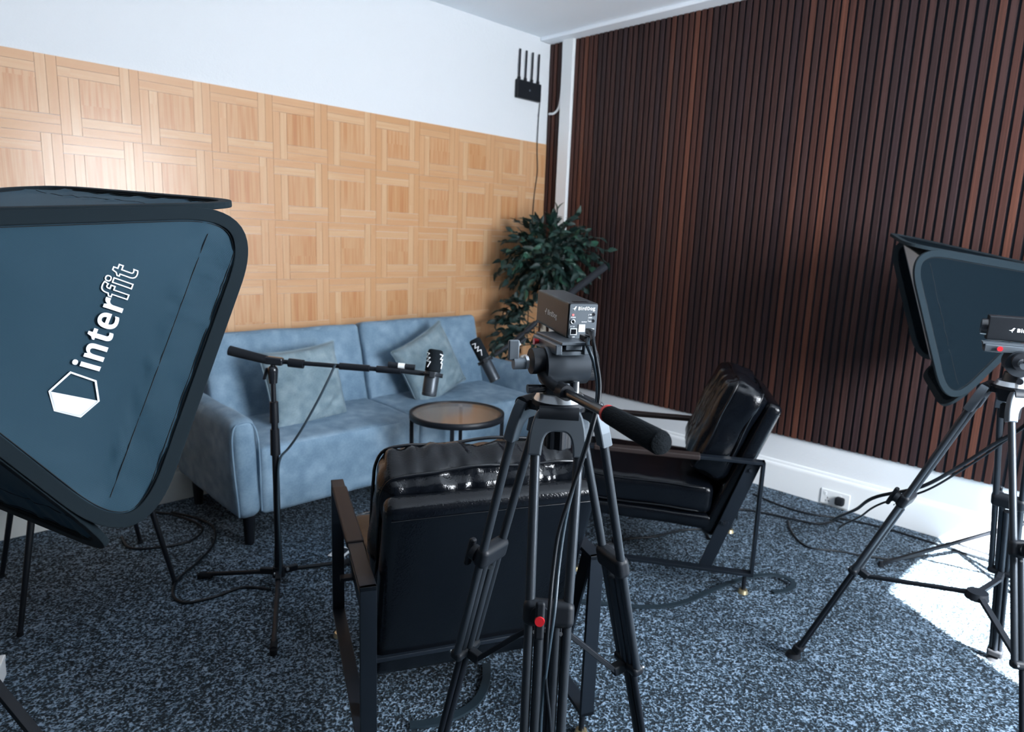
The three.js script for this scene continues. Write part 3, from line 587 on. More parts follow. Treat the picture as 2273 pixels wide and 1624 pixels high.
// the two leads hanging from the centre camera
{
  const lead = (label, pts, r, mat, plug) => {
    const t = thing('camera_cable', label, 'cable', pts[pts.length - 1].map((v, i) => i === 1 ? 0 : v));
    const rel = pts.map((p) => V(p[0] - t.position.x, p[1], p[2] - t.position.z));
    const n = rel.length; rel.push(rel[n - 1].clone().add(V(-0.005, -0.2, 0.01)), rel[n - 1].clone().add(V(0, -0.375, 0.02)), rel[n - 1].clone().add(V(0.03, -0.405, 0.06)));
    mesh('cord', tube(rel, r, 220, 10), mat, t);
    const f = V(0.466, 0, -0.884);
    mesh('plug', plug.map(([o, a, b, c, len]) => rbox(a, b, len, 0.002, 1).applyMatrix4(frameM(V(0.884, 0, 0.466), V(0, 1, 0), f.clone().negate(), rel[0].clone().addScaledVector(f, o)))), M.cable, t);
    mesh('strain_relief', cyl(rel[0].clone().addScaledVector(f, 0.008), rel[1], 0.0052, 0.0038, 12), M.cable, t);
  };
  lead('slate-blue cable plugged low in the centre camera, hanging down its tripod', [[-2.85, 1.211, 2.771], [-2.866, 1.199, 2.785], [-2.864, 1.178, 2.796], [-2.871, 1.142, 2.813], [-2.884, 1.108, 2.824], [-2.902, 1.073, 2.83], [-2.919, 1.021, 2.827], [-2.941, 0.947, 2.824], [-2.952, 0.903, 2.825], [-2.971, 0.849, 2.835], [-3, 0.794, 2.856], [-3.016, 0.74, 2.863], [-3.024, 0.658, 2.862], [-3.033, 0.601, 2.868], [-3.045, 0.5, 2.885], [-3.066, 0.411, 2.901]], 0.0032, M.cableBlue, [[0.012, 0.013, 0.0085, 0, 0.026]]);
  lead('black cable plugged higher in the centre camera, looping beside its tripod', [[-2.843, 1.221, 2.775], [-2.862, 1.211, 2.792], [-2.868, 1.187, 2.804], [-2.876, 1.145, 2.822], [-2.889, 1.114, 2.832], [-2.907, 1.079, 2.837], [-2.922, 1.032, 2.835], [-2.948, 0.958, 2.829], [-2.965, 0.907, 2.826], [-2.984, 0.853, 2.835], [-3.008, 0.794, 2.852], [-3.022, 0.74, 2.862], [-3.021, 0.687, 2.862], [-3.021, 0.616, 2.876], [-3.027, 0.545, 2.89], [-3.045, 0.412, 2.921]], 0.0034, M.cable, [[0.012, 0.0105, 0.0105, 0, 0.022]]);
}

// ------------------------------------------------------------------ folding softboxes
function roundedOutline(pts, radii, n = 140) {
  const path = new THREE.Path(), m = pts.length;
  pts.forEach((p, i) => {
    const a = pts[(i + m - 1) % m], b = pts[(i + 1) % m], r = radii[i];
    const u = a.clone().sub(p).normalize().multiplyScalar(r).add(p), w = b.clone().sub(p).normalize().multiplyScalar(r).add(p);
    i ? path.lineTo(u.x, u.y) : path.moveTo(u.x, u.y);
    path.quadraticCurveTo(p.x, p.y, w.x, w.y);
  });
  path.closePath();
  return path.getSpacedPoints(n).slice(0, n);
}
function makeSoftbox(label, O, rows, W, b, D, near, logo, cloth) {
  const t = thing('softbox', label, 'softbox', O);
  const m4 = new THREE.Matrix4().set(...rows[0], 0, ...rows[1], 0, ...rows[2], 0, 0, 0, 0, 1);
  t.quaternion.setFromRotationMatrix(m4);
  const a = W / 2, L = Math.hypot(D, a - b), v2 = (x, y) => new THREE.Vector2(x, y);
  const outer = roundedOutline([v2(-b, 0), v2(b, 0), v2(a, L), v2(-a, L)], [0.03, 0.03, 0.17, 0.17]);
  const c0 = v2(0, L * 0.6), N = outer.length, RW = 0.021;
  const inset = (w) => outer.map((p, i) => { const q = outer[(i + 1) % N], o = outer[(i + N - 1) % N], d = q.clone().sub(o).normalize(), nrm = v2(-d.y, d.x); if (nrm.dot(c0.clone().sub(p)) < 0) nrm.negate(); return p.clone().addScaledVector(nrm, w); });
  const inn = inset(RW);
  // fabric: polar grid, hollowed a little and puckered along the front hem
  const rings = 22, pos = [], idx = [];
  for (let k = 0; k <= rings; k++) for (let i = 0; i < N; i++) {
    const r = k / rings, p = c0.clone().lerp(inn[i], r), edge = Math.pow(r, 4);
    let z = -0.012 * (1 - r * r);
    z += 0.0016 * nz(p.x * 9, p.y * 9, 2) * (1 - edge) + (p.y > L - 0.1 ? 0.0055 * nz(p.x * 40, p.y * 14, 7) : 0.0015 * nz(p.x * 40, p.y * 10, 9) * edge);
    pos.push(p.x, p.y, z);
    if (k < rings) { const A = k * N + i, B2 = k * N + (i + 1) % N; idx.push(A, A + N, B2, B2, A + N, B2 + N); }
  }
  let fab = new THREE.BufferGeometry(); fab.setAttribute('position', new THREE.Float32BufferAttribute(pos, 3)); fab.setIndex(idx); fab.computeVertexNormals();
  if (fab.attributes.normal.getZ(N * 5) < 0) { for (let i = 0; i < idx.length; i += 3) [idx[i], idx[i + 1]] = [idx[i + 1], idx[i]]; fab.setIndex(idx); fab.computeVertexNormals(); }
  fab = boxUV(fab, 0.05);
  const ringShape = new THREE.Shape(outer); ringShape.holes.push(new THREE.Path(inn));
  const rim = boxUV(new THREE.ExtrudeGeometry(ringShape, { depth: 0.009, bevelSize: 0.0018, bevelThickness: 0.0018, bevelSegments: 2 }).translate(0, 0, -0.0045), 0.02);
  const seamAt = (tt) => { const w = (b + (a - b) * tt / L) - 0.035, p = []; for (let i = 0; i <= 28; i++) { const x = -w * 0.92 + 1.84 * w * i / 28; let bd = 9, zz = 0; for (let q = 0; q < pos.length; q += 3) { const e = (pos[q] - x) ** 2 + (pos[q + 1] - tt) ** 2; if (e < bd) { bd = e; zz = pos[q + 2]; } } p.push([x, tt, zz + 0.0004]); } return tube(p, 0.0007, 80, 5); };
  const hem = tube(inset(RW + 0.004).map((p) => [p.x, p.y, 0.001]), 0.0009, 240, 5, true);
  for (let i = 0; i < 4; i++) {
    const holder = new THREE.Matrix4().makeRotationZ(i * Math.PI / 2).multiply(frameM(V(0, 1, 0), V((a - b) / L, 0, D / L), V(D / L, 0, -(a - b) / L), V(b, 0, -D)));
    const panel = mesh('side_panel', fab, cloth, t);
    holder.decompose(panel.position, panel.quaternion, panel.scale);
    mesh('rim', rim, M.fabricRim, panel);
    mesh('stitching', [hem, seamAt(L * 0.853), seamAt(L * 0.948)], M.thread, panel);
    if (logo && i === near) {
      const k = 0.0402, place = (g) => g.rotateZ(Math.PI).translate(0.052, 0.397, -0.0072);
      const w1 = word('inter', k); const x1 = w1.boundingBox.max.x + 0.0015;
      const f = (s0, s1) => v2(-s0, s1);
      const hex = [[-0.101, 0.34], [-0.062, 0.358], [-0.065, 0.397], [-0.096, 0.412], [-0.129, 0.395], [-0.129, 0.357]].map(([s0, s1]) => f(s0, s1));
      const hs = new THREE.Shape(hex), full = new THREE.Shape([hex[0], hex[3], hex[4], hex[5]]);
      mesh('logo', [place(w1), place(outlined(font.generateShapes('fit', k), 0.0022).translate(x1, 0, 0)), outlined([hs], 0.0032).translate(0, 0, -0.0072), flat(full).translate(0, 0, -0.0072)], M.whitePrint, panel);
    }
  }
  // inner lining and front diffuser
  const fr = 0.9, ai = (b + (a - b) * fr) - 0.04, zi = -D + D * fr, bi = b - 0.02, lp = [], li = [];
  for (let i = 0; i < 4; i++) { const an = i * Math.PI / 2 + Math.PI / 4, c = Math.SQRT2 * Math.cos(an), s = Math.SQRT2 * Math.sin(an); lp.push(ai * c, ai * s, zi, bi * c, bi * s, -D); const A = i * 2, B2 = (i * 2 + 2) % 8; li.push(A, B2, A + 1, B2, B2 + 1, A + 1); }
  const lg = new THREE.BufferGeometry(); lg.setAttribute('position', new THREE.Float32BufferAttribute(lp, 3)); lg.setIndex(li);
  const lg2 = lg.toNonIndexed(); lg2.computeVertexNormals();
  mesh('lining', lg2, M.liner, t);
  mesh('diffuser', rbox(2 * ai - 0.004, 2 * ai - 0.004, 0.003, 0.001, 1).translate(0, 0, zi - 0.004), M.diffuser, t);
  mesh('mount_ring', new THREE.TorusGeometry(b * 0.95, 0.012, 10, 32).translate(0, 0, -D - 0.004), M.black, t);
  return t;
}
const sb1 = { O: [-3.4126, 1.121, 1.9007], rows: [[-0.3456, 0.4096, 0.8443], [0.047, 0.9061, -0.4204], [-0.9372, -0.1056, -0.3324]] };
const sb2 = { O: [-0.534, 1.1192, 2.6575], rows: [[-0.9179, -0.2036, -0.3404], [-0.0867, 0.9404, -0.3288], [0.3871, -0.2723, -0.8809]] };
makeSoftbox('large dark softbox with white lettering at the left edge', sb1.O, sb1.rows, 0.7, 0.055, 0.48, 2, true, M.fabric);
makeSoftbox('dark softbox without visible lettering, behind the right-hand tripod', sb2.O, sb2.rows, 0.675, 0.072, 0.463, 0, false, M.fabricShaded);  // cloth colour darkened here in place of weaker light on this softbox

// flash heads behind the softboxes and the stands that carry them
function flashOnStand(q, D, labelA, labelB, foot, legs) {
  const ax = V(q.rows[0][2], q.rows[1][2], q.rows[2][2]), back = V(...q.O).addScaledVector(ax, -D - 0.018);
  const end = back.clone().addScaledVector(ax, -0.26), mid = back.clone().lerp(end, 0.4);
  const t = thing('flash_head', labelA, 'light', [mid.x, mid.y - 0.06, mid.z]);
  const rl = (p) => p.clone().sub(t.position);
  mesh('body', [cyl(rl(back), rl(end), 0.055, 0.055, 28)], M.darkPlastic, t);
  mesh('bracket', rbox(0.03, 0.07, 0.03, 0.004).translate(0, -0.02, 0), M.black, t);
  const s = thing('light_stand', labelB, 'stand', [mid.x, 0, mid.z]);
  const top = mid.y - 0.115;
  mesh('pole', [cyl(V(0, 0.06, 0), V(0, top * 0.55, 0), 0.0125), cyl(V(0, top * 0.5, 0), V(0, top, 0), 0.0095)], M.black, s);
  mesh('collar', [cyl(V(0, 0.3, 0), V(0, 0.34, 0), 0.019), cyl(V(0, top * 0.55 - 0.03, 0), V(0, top * 0.55 + 0.01, 0), 0.017)], M.darkPlastic, s);
  for (const [x, z] of legs) {
    const f = V(x - mid.x, 0.012, z - mid.z), p = V(0, 0.31, 0), d = f.clone().setY(0).normalize();
    const lg = mesh('leg', [bar(p.clone().addScaledVector(d, 0.012), f, 0.02, 0.012, V(-d.z, 0, d.x))], M.black, s);
    mesh('brace', bar(V(0, 0.1, 0).addScaledVector(d, 0.01), p.clone().lerp(f, 0.5), 0.012, 0.006, V(-d.z, 0, d.x)), M.black, lg);
    mesh('foot', cyl(V(f.x, 0, f.z), V(f.x, 0.022, f.z), 0.013, 0.011, 12), M.blackMatte, lg);
  }
}
flashOnStand(sb1, 0.48, 'black flash head behind the lettered softbox', 'black light stand under the lettered softbox', null, [[-4.3, 1.9], [-3.95, 2.5], [-3.95, 1.72]]);
flashOnStand(sb2, 0.463, 'black flash head behind the right-hand softbox', 'black light stand with a low splayed leg, behind the right tripod', null, [[-0.583, 2.6885], [-0.1, 3.35], [-0.8, 3.5]]);
{ // the stand whose leg crosses the lower left corner
  const s = thing('light_stand', 'black stand leg crossing the lower left corner of the picture', 'stand', [-3.775, 0, 1.0]);
  const p = V(0, 0.5, 0);
  mesh('pole', cyl(V(0, 0.1, 0), V(0, 0.95, 0), 0.0125), M.black, s);
  mesh('collar', cyl(V(0, 0.48, 0), V(0, 0.53, 0), 0.02), M.darkPlastic, s);
  for (const [x, z] of [[0.274, 0.583], [-0.5, 0.05], [0.0, -0.5]]) {
    const f = V(x, 0.012, z), d = V(x, 0, z).normalize();
    const lg = mesh('leg', bar(p, f, 0.026, 0.016, V(-d.z, 0, d.x)), M.black, s);
    mesh('foot', cyl(V(x, 0, z), V(x, 0.024, z), 0.016, 0.013, 12), M.blackMatte, lg);
  }
}

// ------------------------------------------------------------------ microphones and boom stands
function makeMic(label, bottom, top, logos, armDir) {
  const b = V(...bottom), a = V(...top), y = a.clone().sub(b), L = y.length(); y.normalize();
  const t = thing('microphone', label, 'microphone', bottom);
  const toCam = camera.position.clone().sub(b); const z = toCam.addScaledVector(y, -toCam.dot(y)).normalize(), x = y.clone().cross(z);
  t.quaternion.setFromRotationMatrix(new THREE.Matrix4().makeBasis(x, y, z));
  const h = L * 0.53, r = 0.0275;
  const lat = (p) => new THREE.LatheGeometry(p.map((q) => new THREE.Vector2(...q)), 32);
  mesh('body', lat([[0, 0], [r - 0.003, 0], [r - 0.0005, 0.003], [r, 0.012], [r, 0.013], [r - 0.0012, 0.0135], [r - 0.0012, 0.0155], [r, 0.016], [r, h], [0, h]]), M.tubeMetal, t);
  const foam = mesh('windscreen', lat([[0, h], [r + 0.001, h], [r + 0.0015, h + 0.004], [r + 0.0015, L - 0.012], [r - 0.002, L - 0.003], [r - 0.009, L], [0, L]]), M.foam, t);
  const my = mesh('yoke', [new THREE.TorusGeometry(r + 0.002, 0.004, 8, 32).rotateX(Math.PI / 2).translate(0, h - 0.012, 0), ...[-1, 1].map((s) => cyl(V(s * r, h - 0.012, 0), V(s * (r + 0.012), h - 0.012, 0), 0.008, 0.008, 14)), rbox(0.022, 0.022, 0.012, 0.003).translate(0, h - 0.012, r + 0.004)], M.darkPlastic, t);
  for (const ang of logos) { // zig-zag mark wrapped round the windscreen
    const zig = [[-1, 0.95], [0.25, 0.85], [-0.7, 0.3], [0.65, 0.3], [-0.35, -0.2], [0.95, -0.25], [0.3, -1]];
    const pts = zig.map(([u, v]) => { const an = ang + u * 0.5, R = r + 0.0022; return V(R * Math.sin(an), h + (L - h) * 0.5 + v * (L - h) * 0.33, R * Math.cos(an)); });
    const gs = []; for (let i = 0; i + 1 < pts.length; i++) gs.push(cyl(pts[i], pts[i + 1], 0.0019, 0.0019, 8), new THREE.SphereGeometry(0.0019, 8, 6).translate(pts[i].x, pts[i].y, pts[i].z));
    mesh('zigzag_mark', gs, M.whitePrint, foam);
  }
  return t;
}
makeMic('black broadcast microphone hanging upright at the end of the left boom', [-2.259, 0.792, 1.563], [-2.222, 0.961, 1.554], [-0.95, 1.15]);
makeMic('tilted black broadcast microphone in front of the sofa arm', [-1.539, 0.689, 1.158], [-1.594, 0.885, 1.054], [-0.25]);

function makeBoomStand(label, base, feet, pivot, tail, tip, micAt, jack) {
  const t = thing('microphone_stand', label, 'stand', [base[0], 0, base[1]]);
  const rl = (p) => V(p[0] - base[0], p[1], p[2] - base[1]);
  mesh('hub', [cyl(V(0, 0.045, 0), V(0, 0.085, 0), 0.026, 0.022, 20), cyl(V(0, 0.085, 0), V(0, 0.17, 0), 0.0165, 0.014, 18)], M.black, t);
  for (const [x, z] of feet) {
    const f = V(x - base[0], 0.016, z - base[1]), d = f.clone().setY(0).normalize(), o = V(0, 0.062, 0).addScaledVector(d, 0.02);
    const lg = mesh('leg', [cyl(o, f, 0.0085), bar(V(0, 0.062, 0).addScaledVector(d, 0.012), V(0, 0.06, 0).addScaledVector(d, 0.075), 0.02, 0.026, V(-d.z, 0, d.x), 0.004)], M.black, t);
    mesh('rubber_foot', [cyl(f.clone().addScaledVector(d, -0.05), f, 0.0115, 0.0125, 14), cyl(V(f.x, 0, f.z), V(f.x, 0.02, f.z), 0.0125, 0.0125, 14)], M.blackMatte, lg);
    mesh('bolt', cyl(V(0, 0.068, 0).addScaledVector(d, 0.03).addScaledVector(V(-d.z, 0, d.x), 0.012), V(0, 0.068, 0).addScaledVector(d, 0.03).addScaledVector(V(-d.z, 0, d.x), 0.016), 0.006, 0.006, 10), M.silver, lg);
  }
  const pv = rl(pivot), tl = rl(tail), tp = rl(tip), h = pv.y;
  mesh('pole', [cyl(V(0, 0.15, 0), V(0, h * 0.64, 0), 0.0125), cyl(V(0, h * 0.6, 0), V(pv.x, h - 0.02, pv.z), 0.009)], M.black, t);
  mesh('clutch', [cyl(V(0, h * 0.6, 0), V(0, h * 0.6 + 0.1, 0), 0.0185, 0.0165, 20), cyl(V(0, h * 0.6 + 0.1, 0), V(0, h * 0.6 + 0.125, 0), 0.012, 0.012, 16), cyl(V(0, h * 0.6 + 0.125, 0), V(0, h * 0.6 + 0.205, 0), 0.0165, 0.015, 20)], M.black, t);
  const dir = tp.clone().sub(tl).normalize(), sd = dir.clone().cross(V(0, 1, 0)).normalize();
  mesh('swivel', [cyl(pv.clone().add(V(0, -0.085, 0)), pv.clone().add(V(0, -0.04, 0)), 0.015, 0.019, 18), new THREE.SphereGeometry(0.019, 16, 12).translate(pv.x, pv.y - 0.036, pv.z), cyl(pv.clone().add(V(0, -0.02, 0)), pv.clone(), 0.009), bar(pv.clone().addScaledVector(dir, -0.03), pv.clone().addScaledVector(dir, 0.04), 0.03, 0.03, sd, 0.008)], M.blackGloss, t);
  mesh('swivel_lever', [bar(pv.clone().add(V(0, -0.03, 0)).addScaledVector(dir, -0.02), pv.clone().add(V(0, -0.075, 0)).addScaledVector(dir, -0.034), 0.014, 0.01, sd, 0.003)], M.black, t);
  const bm = mesh('boom', [cyl(pv.clone().addScaledVector(dir, 0.02), tp, 0.0085)], M.black, t);
  mesh('counterweight', [cyl(tl, pv.clone().addScaledVector(dir, -0.02), 0.0185, 0.016, 24)], M.blackMatte, bm);
  mesh('boom_clutch', cyl(pv.clone().addScaledVector(dir, 0.06), pv.clone().addScaledVector(dir, 0.115), 0.0165, 0.0165, 20), M.black, bm);
  for (const [a0, a1] of [[0.47, 0.68], [0.73, 0.9]]) mesh('boom_sleeve', cyl(pv.clone().lerp(tp, a0), pv.clone().lerp(tp, a1), 0.013, 0.0125, 16), M.black, bm);
  mesh('mic_adapter', [cyl(tp.clone().addScaledVector(dir, -0.06), rl(micAt), 0.0105, 0.009, 16)], M.darkPlastic, bm);
  const up = V(0, 1, 0), j = tp.clone().addScaledVector(up, jack).addScaledVector(dir, -0.05);
  const xl = mesh('cable_plug', [cyl(j.clone().addScaledVector(dir, -0.05), j.clone().addScaledVector(dir, 0.05), 0.0095, 0.0095, 16)], M.darkPlastic, bm);
  mesh('white_tag', cyl(j.clone().addScaledVector(dir, -0.012), j.clone().addScaledVector(dir, 0.012), 0.0105, 0.0105, 16), M.whitePlastic, xl);
  return t;
}
makeBoomStand('black boom microphone stand in front of the sofa, with a three-legged base', [-2.66, 1.147], [[-2.866, 0.892], [-2.874, 1.549], [-2.36, 1.17]], [-2.657, 0.898, 1.139], [-2.767, 0.929, 1.022], [-2.285, 0.876, 1.512], [-2.262, 0.872, 1.537], 0.018);
makeBoomStand('black boom microphone stand rising behind the centre camera', [-1.28, 1.313], [[-1.5, 1.36], [-1.1, 1.5], [-1.17, 1.06]], [-1.28, 1.074, 1.313], [-1.097, 1.259, 1.445], [-1.47, 0.864, 1.181], [-1.53, 0.812, 1.137], -0.03);

// ------------------------------------------------------------------ ficus in the corner
{
  const t = thing('potted_plant', 'leafy artificial ficus in the corner between the two walls', 'plant', [-0.4, 0, 0.4]);
  const prof = [[0, 0.004], [0.105, 0.004], [0.11, 0.012], [0.15, 0.56], [0.155, 0.57], [0.15, 0.578], [0.14, 0.575], [0.135, 0.53], [0, 0.53]];
  const pot = mesh('planter', new THREE.LatheGeometry(prof.map((q) => new THREE.Vector2(...q)), 40), M.whitePlastic, t);
  mesh('soil', cyl(V(0, 0.525, 0), V(0, 0.545, 0), 0.134, 0.13, 24), M.soil, pot);
  mesh('trunk', [tube([[0, 0.53, 0], [-0.03, 0.7, 0.02], [0.03, 0.85, -0.02], [-0.01, 1.0, 0.02], [0.04, 1.15, -0.03], [0.05, 1.3, -0.03]], 0.016, 60, 10), tube([[0.02, 0.53, 0.02], [0.05, 0.68, -0.02], [-0.02, 0.84, 0.03], [0.05, 1.0, -0.02], [0.0, 1.14, 0.02], [0.05, 1.28, 0.0]], 0.013, 60, 10)], M.bark, t);
  const leafGeo = (len, wid, bend) => {
    const g = new THREE.PlaneGeometry(1, 1, 4, 6), p = g.attributes.position;
    for (let i = 0; i < p.count; i++) {
      const u = p.getX(i) * 2, v = p.getY(i) + 0.5, w = wid / 2 * Math.pow(Math.sin(Math.PI * Math.pow(v, 0.8)), 0.9) * (1 - 0.25 * v) + 0.0006;
      p.setXYZ(i, u * w, v * len * 0.97, -Math.abs(u) * w * -0.35 - bend * v * v * len);
    }
    g.computeVertexNormals(); return g;
  };
  const geos = [leafGeo(0.07, 0.036, 0.25), leafGeo(0.06, 0.033, 0.4), leafGeo(0.078, 0.038, 0.1)], mats = [M.leafA, M.leafA, M.leafB, M.leafC, M.leafC];
  const extra = [], stems = [];
  let made = 0;
  const o = V(0.05, 1.24, -0.02), mtx = new THREE.Matrix4();
  const inRoom = (p) => p.x < 0.345 && p.z > -0.36;
  function twig(from, dir, len, n) {
    const a = dir.clone().multiplyScalar(len), mid = from.clone().addScaledVector(a, 0.5).add(V(0, len * 0.12, 0)), end = from.clone().add(a).add(V(0, -len * 0.08, 0));
    if (!inRoom(end)) { end.x = Math.min(end.x, 0.335); end.z = Math.max(end.z, -0.34); mid.x = Math.min(mid.x, 0.33); mid.z = Math.max(mid.z, -0.34); }
    const c = new THREE.CatmullRomCurve3([from, mid, end]);
    stems.push(new THREE.TubeGeometry(c, 8, 0.003, 5));
    for (let i = 0; i < n; i++) {
      const s = 0.3 + 0.7 * (i + 0.5) / n, p = c.getPoint(s), tg = c.getTangent(s), side = i % 2 ? 1 : -1;
      const d = tg.clone().applyAxisAngle(V(0, 1, 0), side * rr(0.5, 1.1)).add(V(rr(-0.35, 0.35), rr(-0.4, 0.5), rr(-0.35, 0.35))).normalize();
      const nrm = V(rr(-0.9, 0.9), rr(0.15, 1), rr(-0.9, 0.9)); const z = nrm.addScaledVector(d, -nrm.dot(d)).normalize(), x = d.clone().cross(z);
      const tipP = p.clone().addScaledVector(d, 0.085);
      if (!inRoom(tipP)) continue;
      mtx.makeBasis(x, d, z).setPosition(p);
      const g = geos[Math.floor(rnd() * 3)], m = mats[Math.floor(rnd() * 5)], sc = rr(0.8, 1.25);
      const show = p.clone().sub(o).dot(camDir) > -0.02 || made < 60;
      if (made < 298 && show && rnd() < 0.8) { const l = mesh('leaf', g, m, t); l.quaternion.setFromRotationMatrix(mtx); l.position.copy(p); l.scale.setScalar(sc); made++; }
      else { extra.push(g.clone().scale(sc, sc, sc).applyMatrix4(mtx)); }
    }
  }
  const camDir = V(-0.69, 0.05, 0.7).normalize();
  for (let i = 0; i < 60; i++) {
    const y = 1 - 2 * (i + 0.5) / 60, a = i * 2.39996, q = Math.sqrt(1 - y * y);
    const d = V(q * Math.cos(a), y * 0.85 + 0.1, q * Math.sin(a)).normalize();
    twig(o.clone().addScaledVector(d, 0.04), d, rr(0.27, 0.38) * (y < -0.4 ? 0.85 : 1), 11);
  }
  for (let i = 0; i < 44; i++) { // dense inner growth
    const y = 1 - 2 * (i + 0.5) / 44, a = i * 2.39996 + 1, q = Math.sqrt(1 - y * y), d = V(q * Math.cos(a), y * 0.9 - 0.1, q * Math.sin(a)).normalize();
    twig(o.clone().add(V(0, -0.03, 0)).addScaledVector(d, 0.05), d, rr(0.12, 0.24), 8);
  }
  twig(V(0.2, 1.3, 0.1), V(0.55, -0.25, 0.8).normalize(), 0.22, 5);
  for (let i = 0; i < 30; i++) { // lower spray leaning over the planter towards the sofa
    const d = V(-0.75 + rr(-0.55, 0.6), rr(-0.45, 0.65), -0.15 + rr(-0.5, 0.6)).normalize();
    twig(V(-0.05 + rr(-0.06, 0.04), 0.8 + rr(-0.15, 0.12), -0.04 + rr(-0.05, 0.05)), d, rr(0.18, 0.3), 8);
  }
  const f = mesh('foliage', extra, M.leafC, t); f.userData.kind = 'stuff';
  mesh('twigs', stems, M.leafC, t).userData.kind = 'stuff';
}

// ------------------------------------------------------------------ things on the walls
{
  const t = thing('wifi_router', 'black router with four aerials high on the white wall', 'router', [-0.242, 2.316, 0]);
  mesh('body', rbox(0.232, 0.118, 0.032, 0.006).translate(0, 0.059, 0.018), M.black, t);
  mesh('badge', cyl(V(0, 0.06, 0.034), V(0, 0.06, 0.035), 0.007, 0.007, 16), M.greyMetal, t);
  for (const x of [-0.092, -0.03, 0.032, 0.094]) {
    const an = mesh('aerial', [rbox(0.018, 0.03, 0.016, 0.004).translate(x, 0.124, 0.018), bar(V(x, 0.13, 0.018), V(x + 0.003, 0.315, 0.018), 0.012, 0.007, V(1, 0, 0))], M.black, t);
  }
  single('router_cable', tube([[-0.135, 2.43, 0.02], [-0.117, 2.43, 0.014], [-0.108, 2.36, 0.008], [-0.117, 2.222, 0.008], [-0.122, 2.006, 0.0115], [-0.11, 1.852, 0.0115], [-0.13, 1.693, 0.0115], [-0.14, 1.5, 0.0115], [-0.145, 1.2, 0.0115], [-0.14, 0.6, 0.0115]], 0.0036, 120, 8), M.cable, 'thin black cable running down from the router behind the plant', 'cable');
  single('white_cable', tube([[-0.004, 2.258, 0.004], [-0.028, 2.255, 0.032], [-0.032, 2.254, 0.075], [-0.034, 2.28, 0.116], [-0.032, 2.34, 0.132], [-0.026, 2.5, 0.133], [-0.028, 2.72, 0.132]], 0.008, 80, 10), M.whitePlastic, 'white cable looping from the corner pipe casing below the ceiling', 'cable');
}
{
  const t = thing('wall_socket', 'white double socket low on the skirting, one black plug in it', 'socket', [-0.022, 0.006, 2.278]);
  mesh('face_plate', rbox(0.01, 0.082, 0.15, 0.003).translate(-0.005, 0.043, 0), M.whitePlastic, t);
  for (const z of [-0.038, 0.04]) mesh('rocker', rbox(0.004, 0.018, 0.012, 0.001).translate(-0.011, 0.062, z - 0.012), M.whitePlastic, t);
  mesh('pin_hole', [box(-0.0104, -0.0098, 0.034, 0.044, -0.04, -0.036), box(-0.0104, -0.0098, 0.02, 0.024, -0.05, -0.042), box(-0.0104, -0.0098, 0.02, 0.024, -0.034, -0.026)], M.blackGloss, t);
  const pl = single('mains_plug', rbox(0.038, 0.046, 0.046, 0.012, 3).translate(-0.055, 0.05, 2.312), M.blackMatte, 'round black mains plug in the skirting socket', 'plug');
}

// ------------------------------------------------------------------ leads and straps on the carpet
single('floor_cable', tube([[-2.992, 0.006, 0.311], [-2.995, 0.006, 0.453], [-2.908, 0.006, 0.52], [-2.785, 0.006, 0.542], [-2.711, 0.006, 0.482], [-2.688, 0.006, 0.407], [-2.745, 0.006, 0.191], [-2.817, 0.006, 0.097]], 0.0055, 90, 8), M.cable, 'black cable in a round loop on the carpet beside the sofa', 'cable');
single('floor_cable', tube([[-2.7, 0.006, 1.16], [-2.773, 0.006, 1.078], [-2.893, 0.006, 1.077], [-2.98, 0.006, 1.049], [-2.993, 0.006, 0.97], [-2.939, 0.006, 0.858], [-2.825, 0.006, 0.757], [-2.713, 0.006, 0.632], [-2.661, 0.018, 0.5], [-2.667, 0.006, 0.324], [-2.736, 0.006, 0.163]], 0.0055, 110, 8), M.cable, 'black cable curving over the carpet from the boom stand base', 'cable');
single('microphone_cable', tube([[-2.496, 0.895, 1.309], [-2.526, 0.825, 1.296], [-2.557, 0.738, 1.265], [-2.601, 0.633, 1.226], [-2.625, 0.565, 1.182], [-2.652, 0.53, 1.17], [-2.664, 0.4, 1.17], [-2.667, 0.2, 1.176], [-2.672, 0.1, 1.188], [-2.69, 0.012, 1.2], [-2.7, 0.006, 1.23]], 0.0045, 120, 8), M.cableBlue, 'slack grey cable hanging between the left boom and its pole', 'cable');
single('floor_cable', tube([[-0.75, 0.011, 1.8], [-0.6, 0.011, 1.9], [-0.487, 0.011, 1.971], [-0.435, 0.011, 2.083], [-0.398, 0.011, 2.21], [-0.351, 0.012, 2.328], [-0.26, 0.02, 2.37], [-0.32, 0.06, 2.4], [-0.6, 0.15, 2.47], [-0.9, 0.29, 2.59], [-1.2, 0.45, 2.74], [-1.44, 0.6, 2.87], [-1.489, 0.687, 3.003], [-1.462, 0.764, 3.08], [-1.449, 0.84, 3.145], [-1.44, 0.913, 3.21], [-1.47, 0.99, 3.25]], 0.0055, 200, 10), M.cable, 'thick black lead lifting off the carpet to the right-hand tripod', 'cable');
single('floor_cable', tube([[-0.262, 0.014, 2.34], [-0.3, 0.035, 2.42], [-0.6, 0.12, 2.5], [-0.9, 0.26, 2.61], [-1.2, 0.425, 2.755], [-1.43, 0.58, 2.885], [-1.475, 0.672, 3.01], [-1.452, 0.752, 3.085], [-1.438, 0.83, 3.15], [-1.425, 0.91, 3.21]], 0.0034, 160, 8), M.cable, 'thinner black lead beside the thick one rising to the right tripod', 'cable');
single('floor_cable', tube([[-0.21, 0.006, 1.9], [-0.257, 0.006, 2.113], [-0.244, 0.006, 2.24], [-0.172, 0.006, 2.374], [-0.128, 0.006, 2.556], [-0.127, 0.006, 2.758], [-0.143, 0.006, 3.018], [-0.1, 0.006, 3.3]], 0.0055, 90, 8), M.cable, 'black cable lying along the skirting below the slatted wall', 'cable');
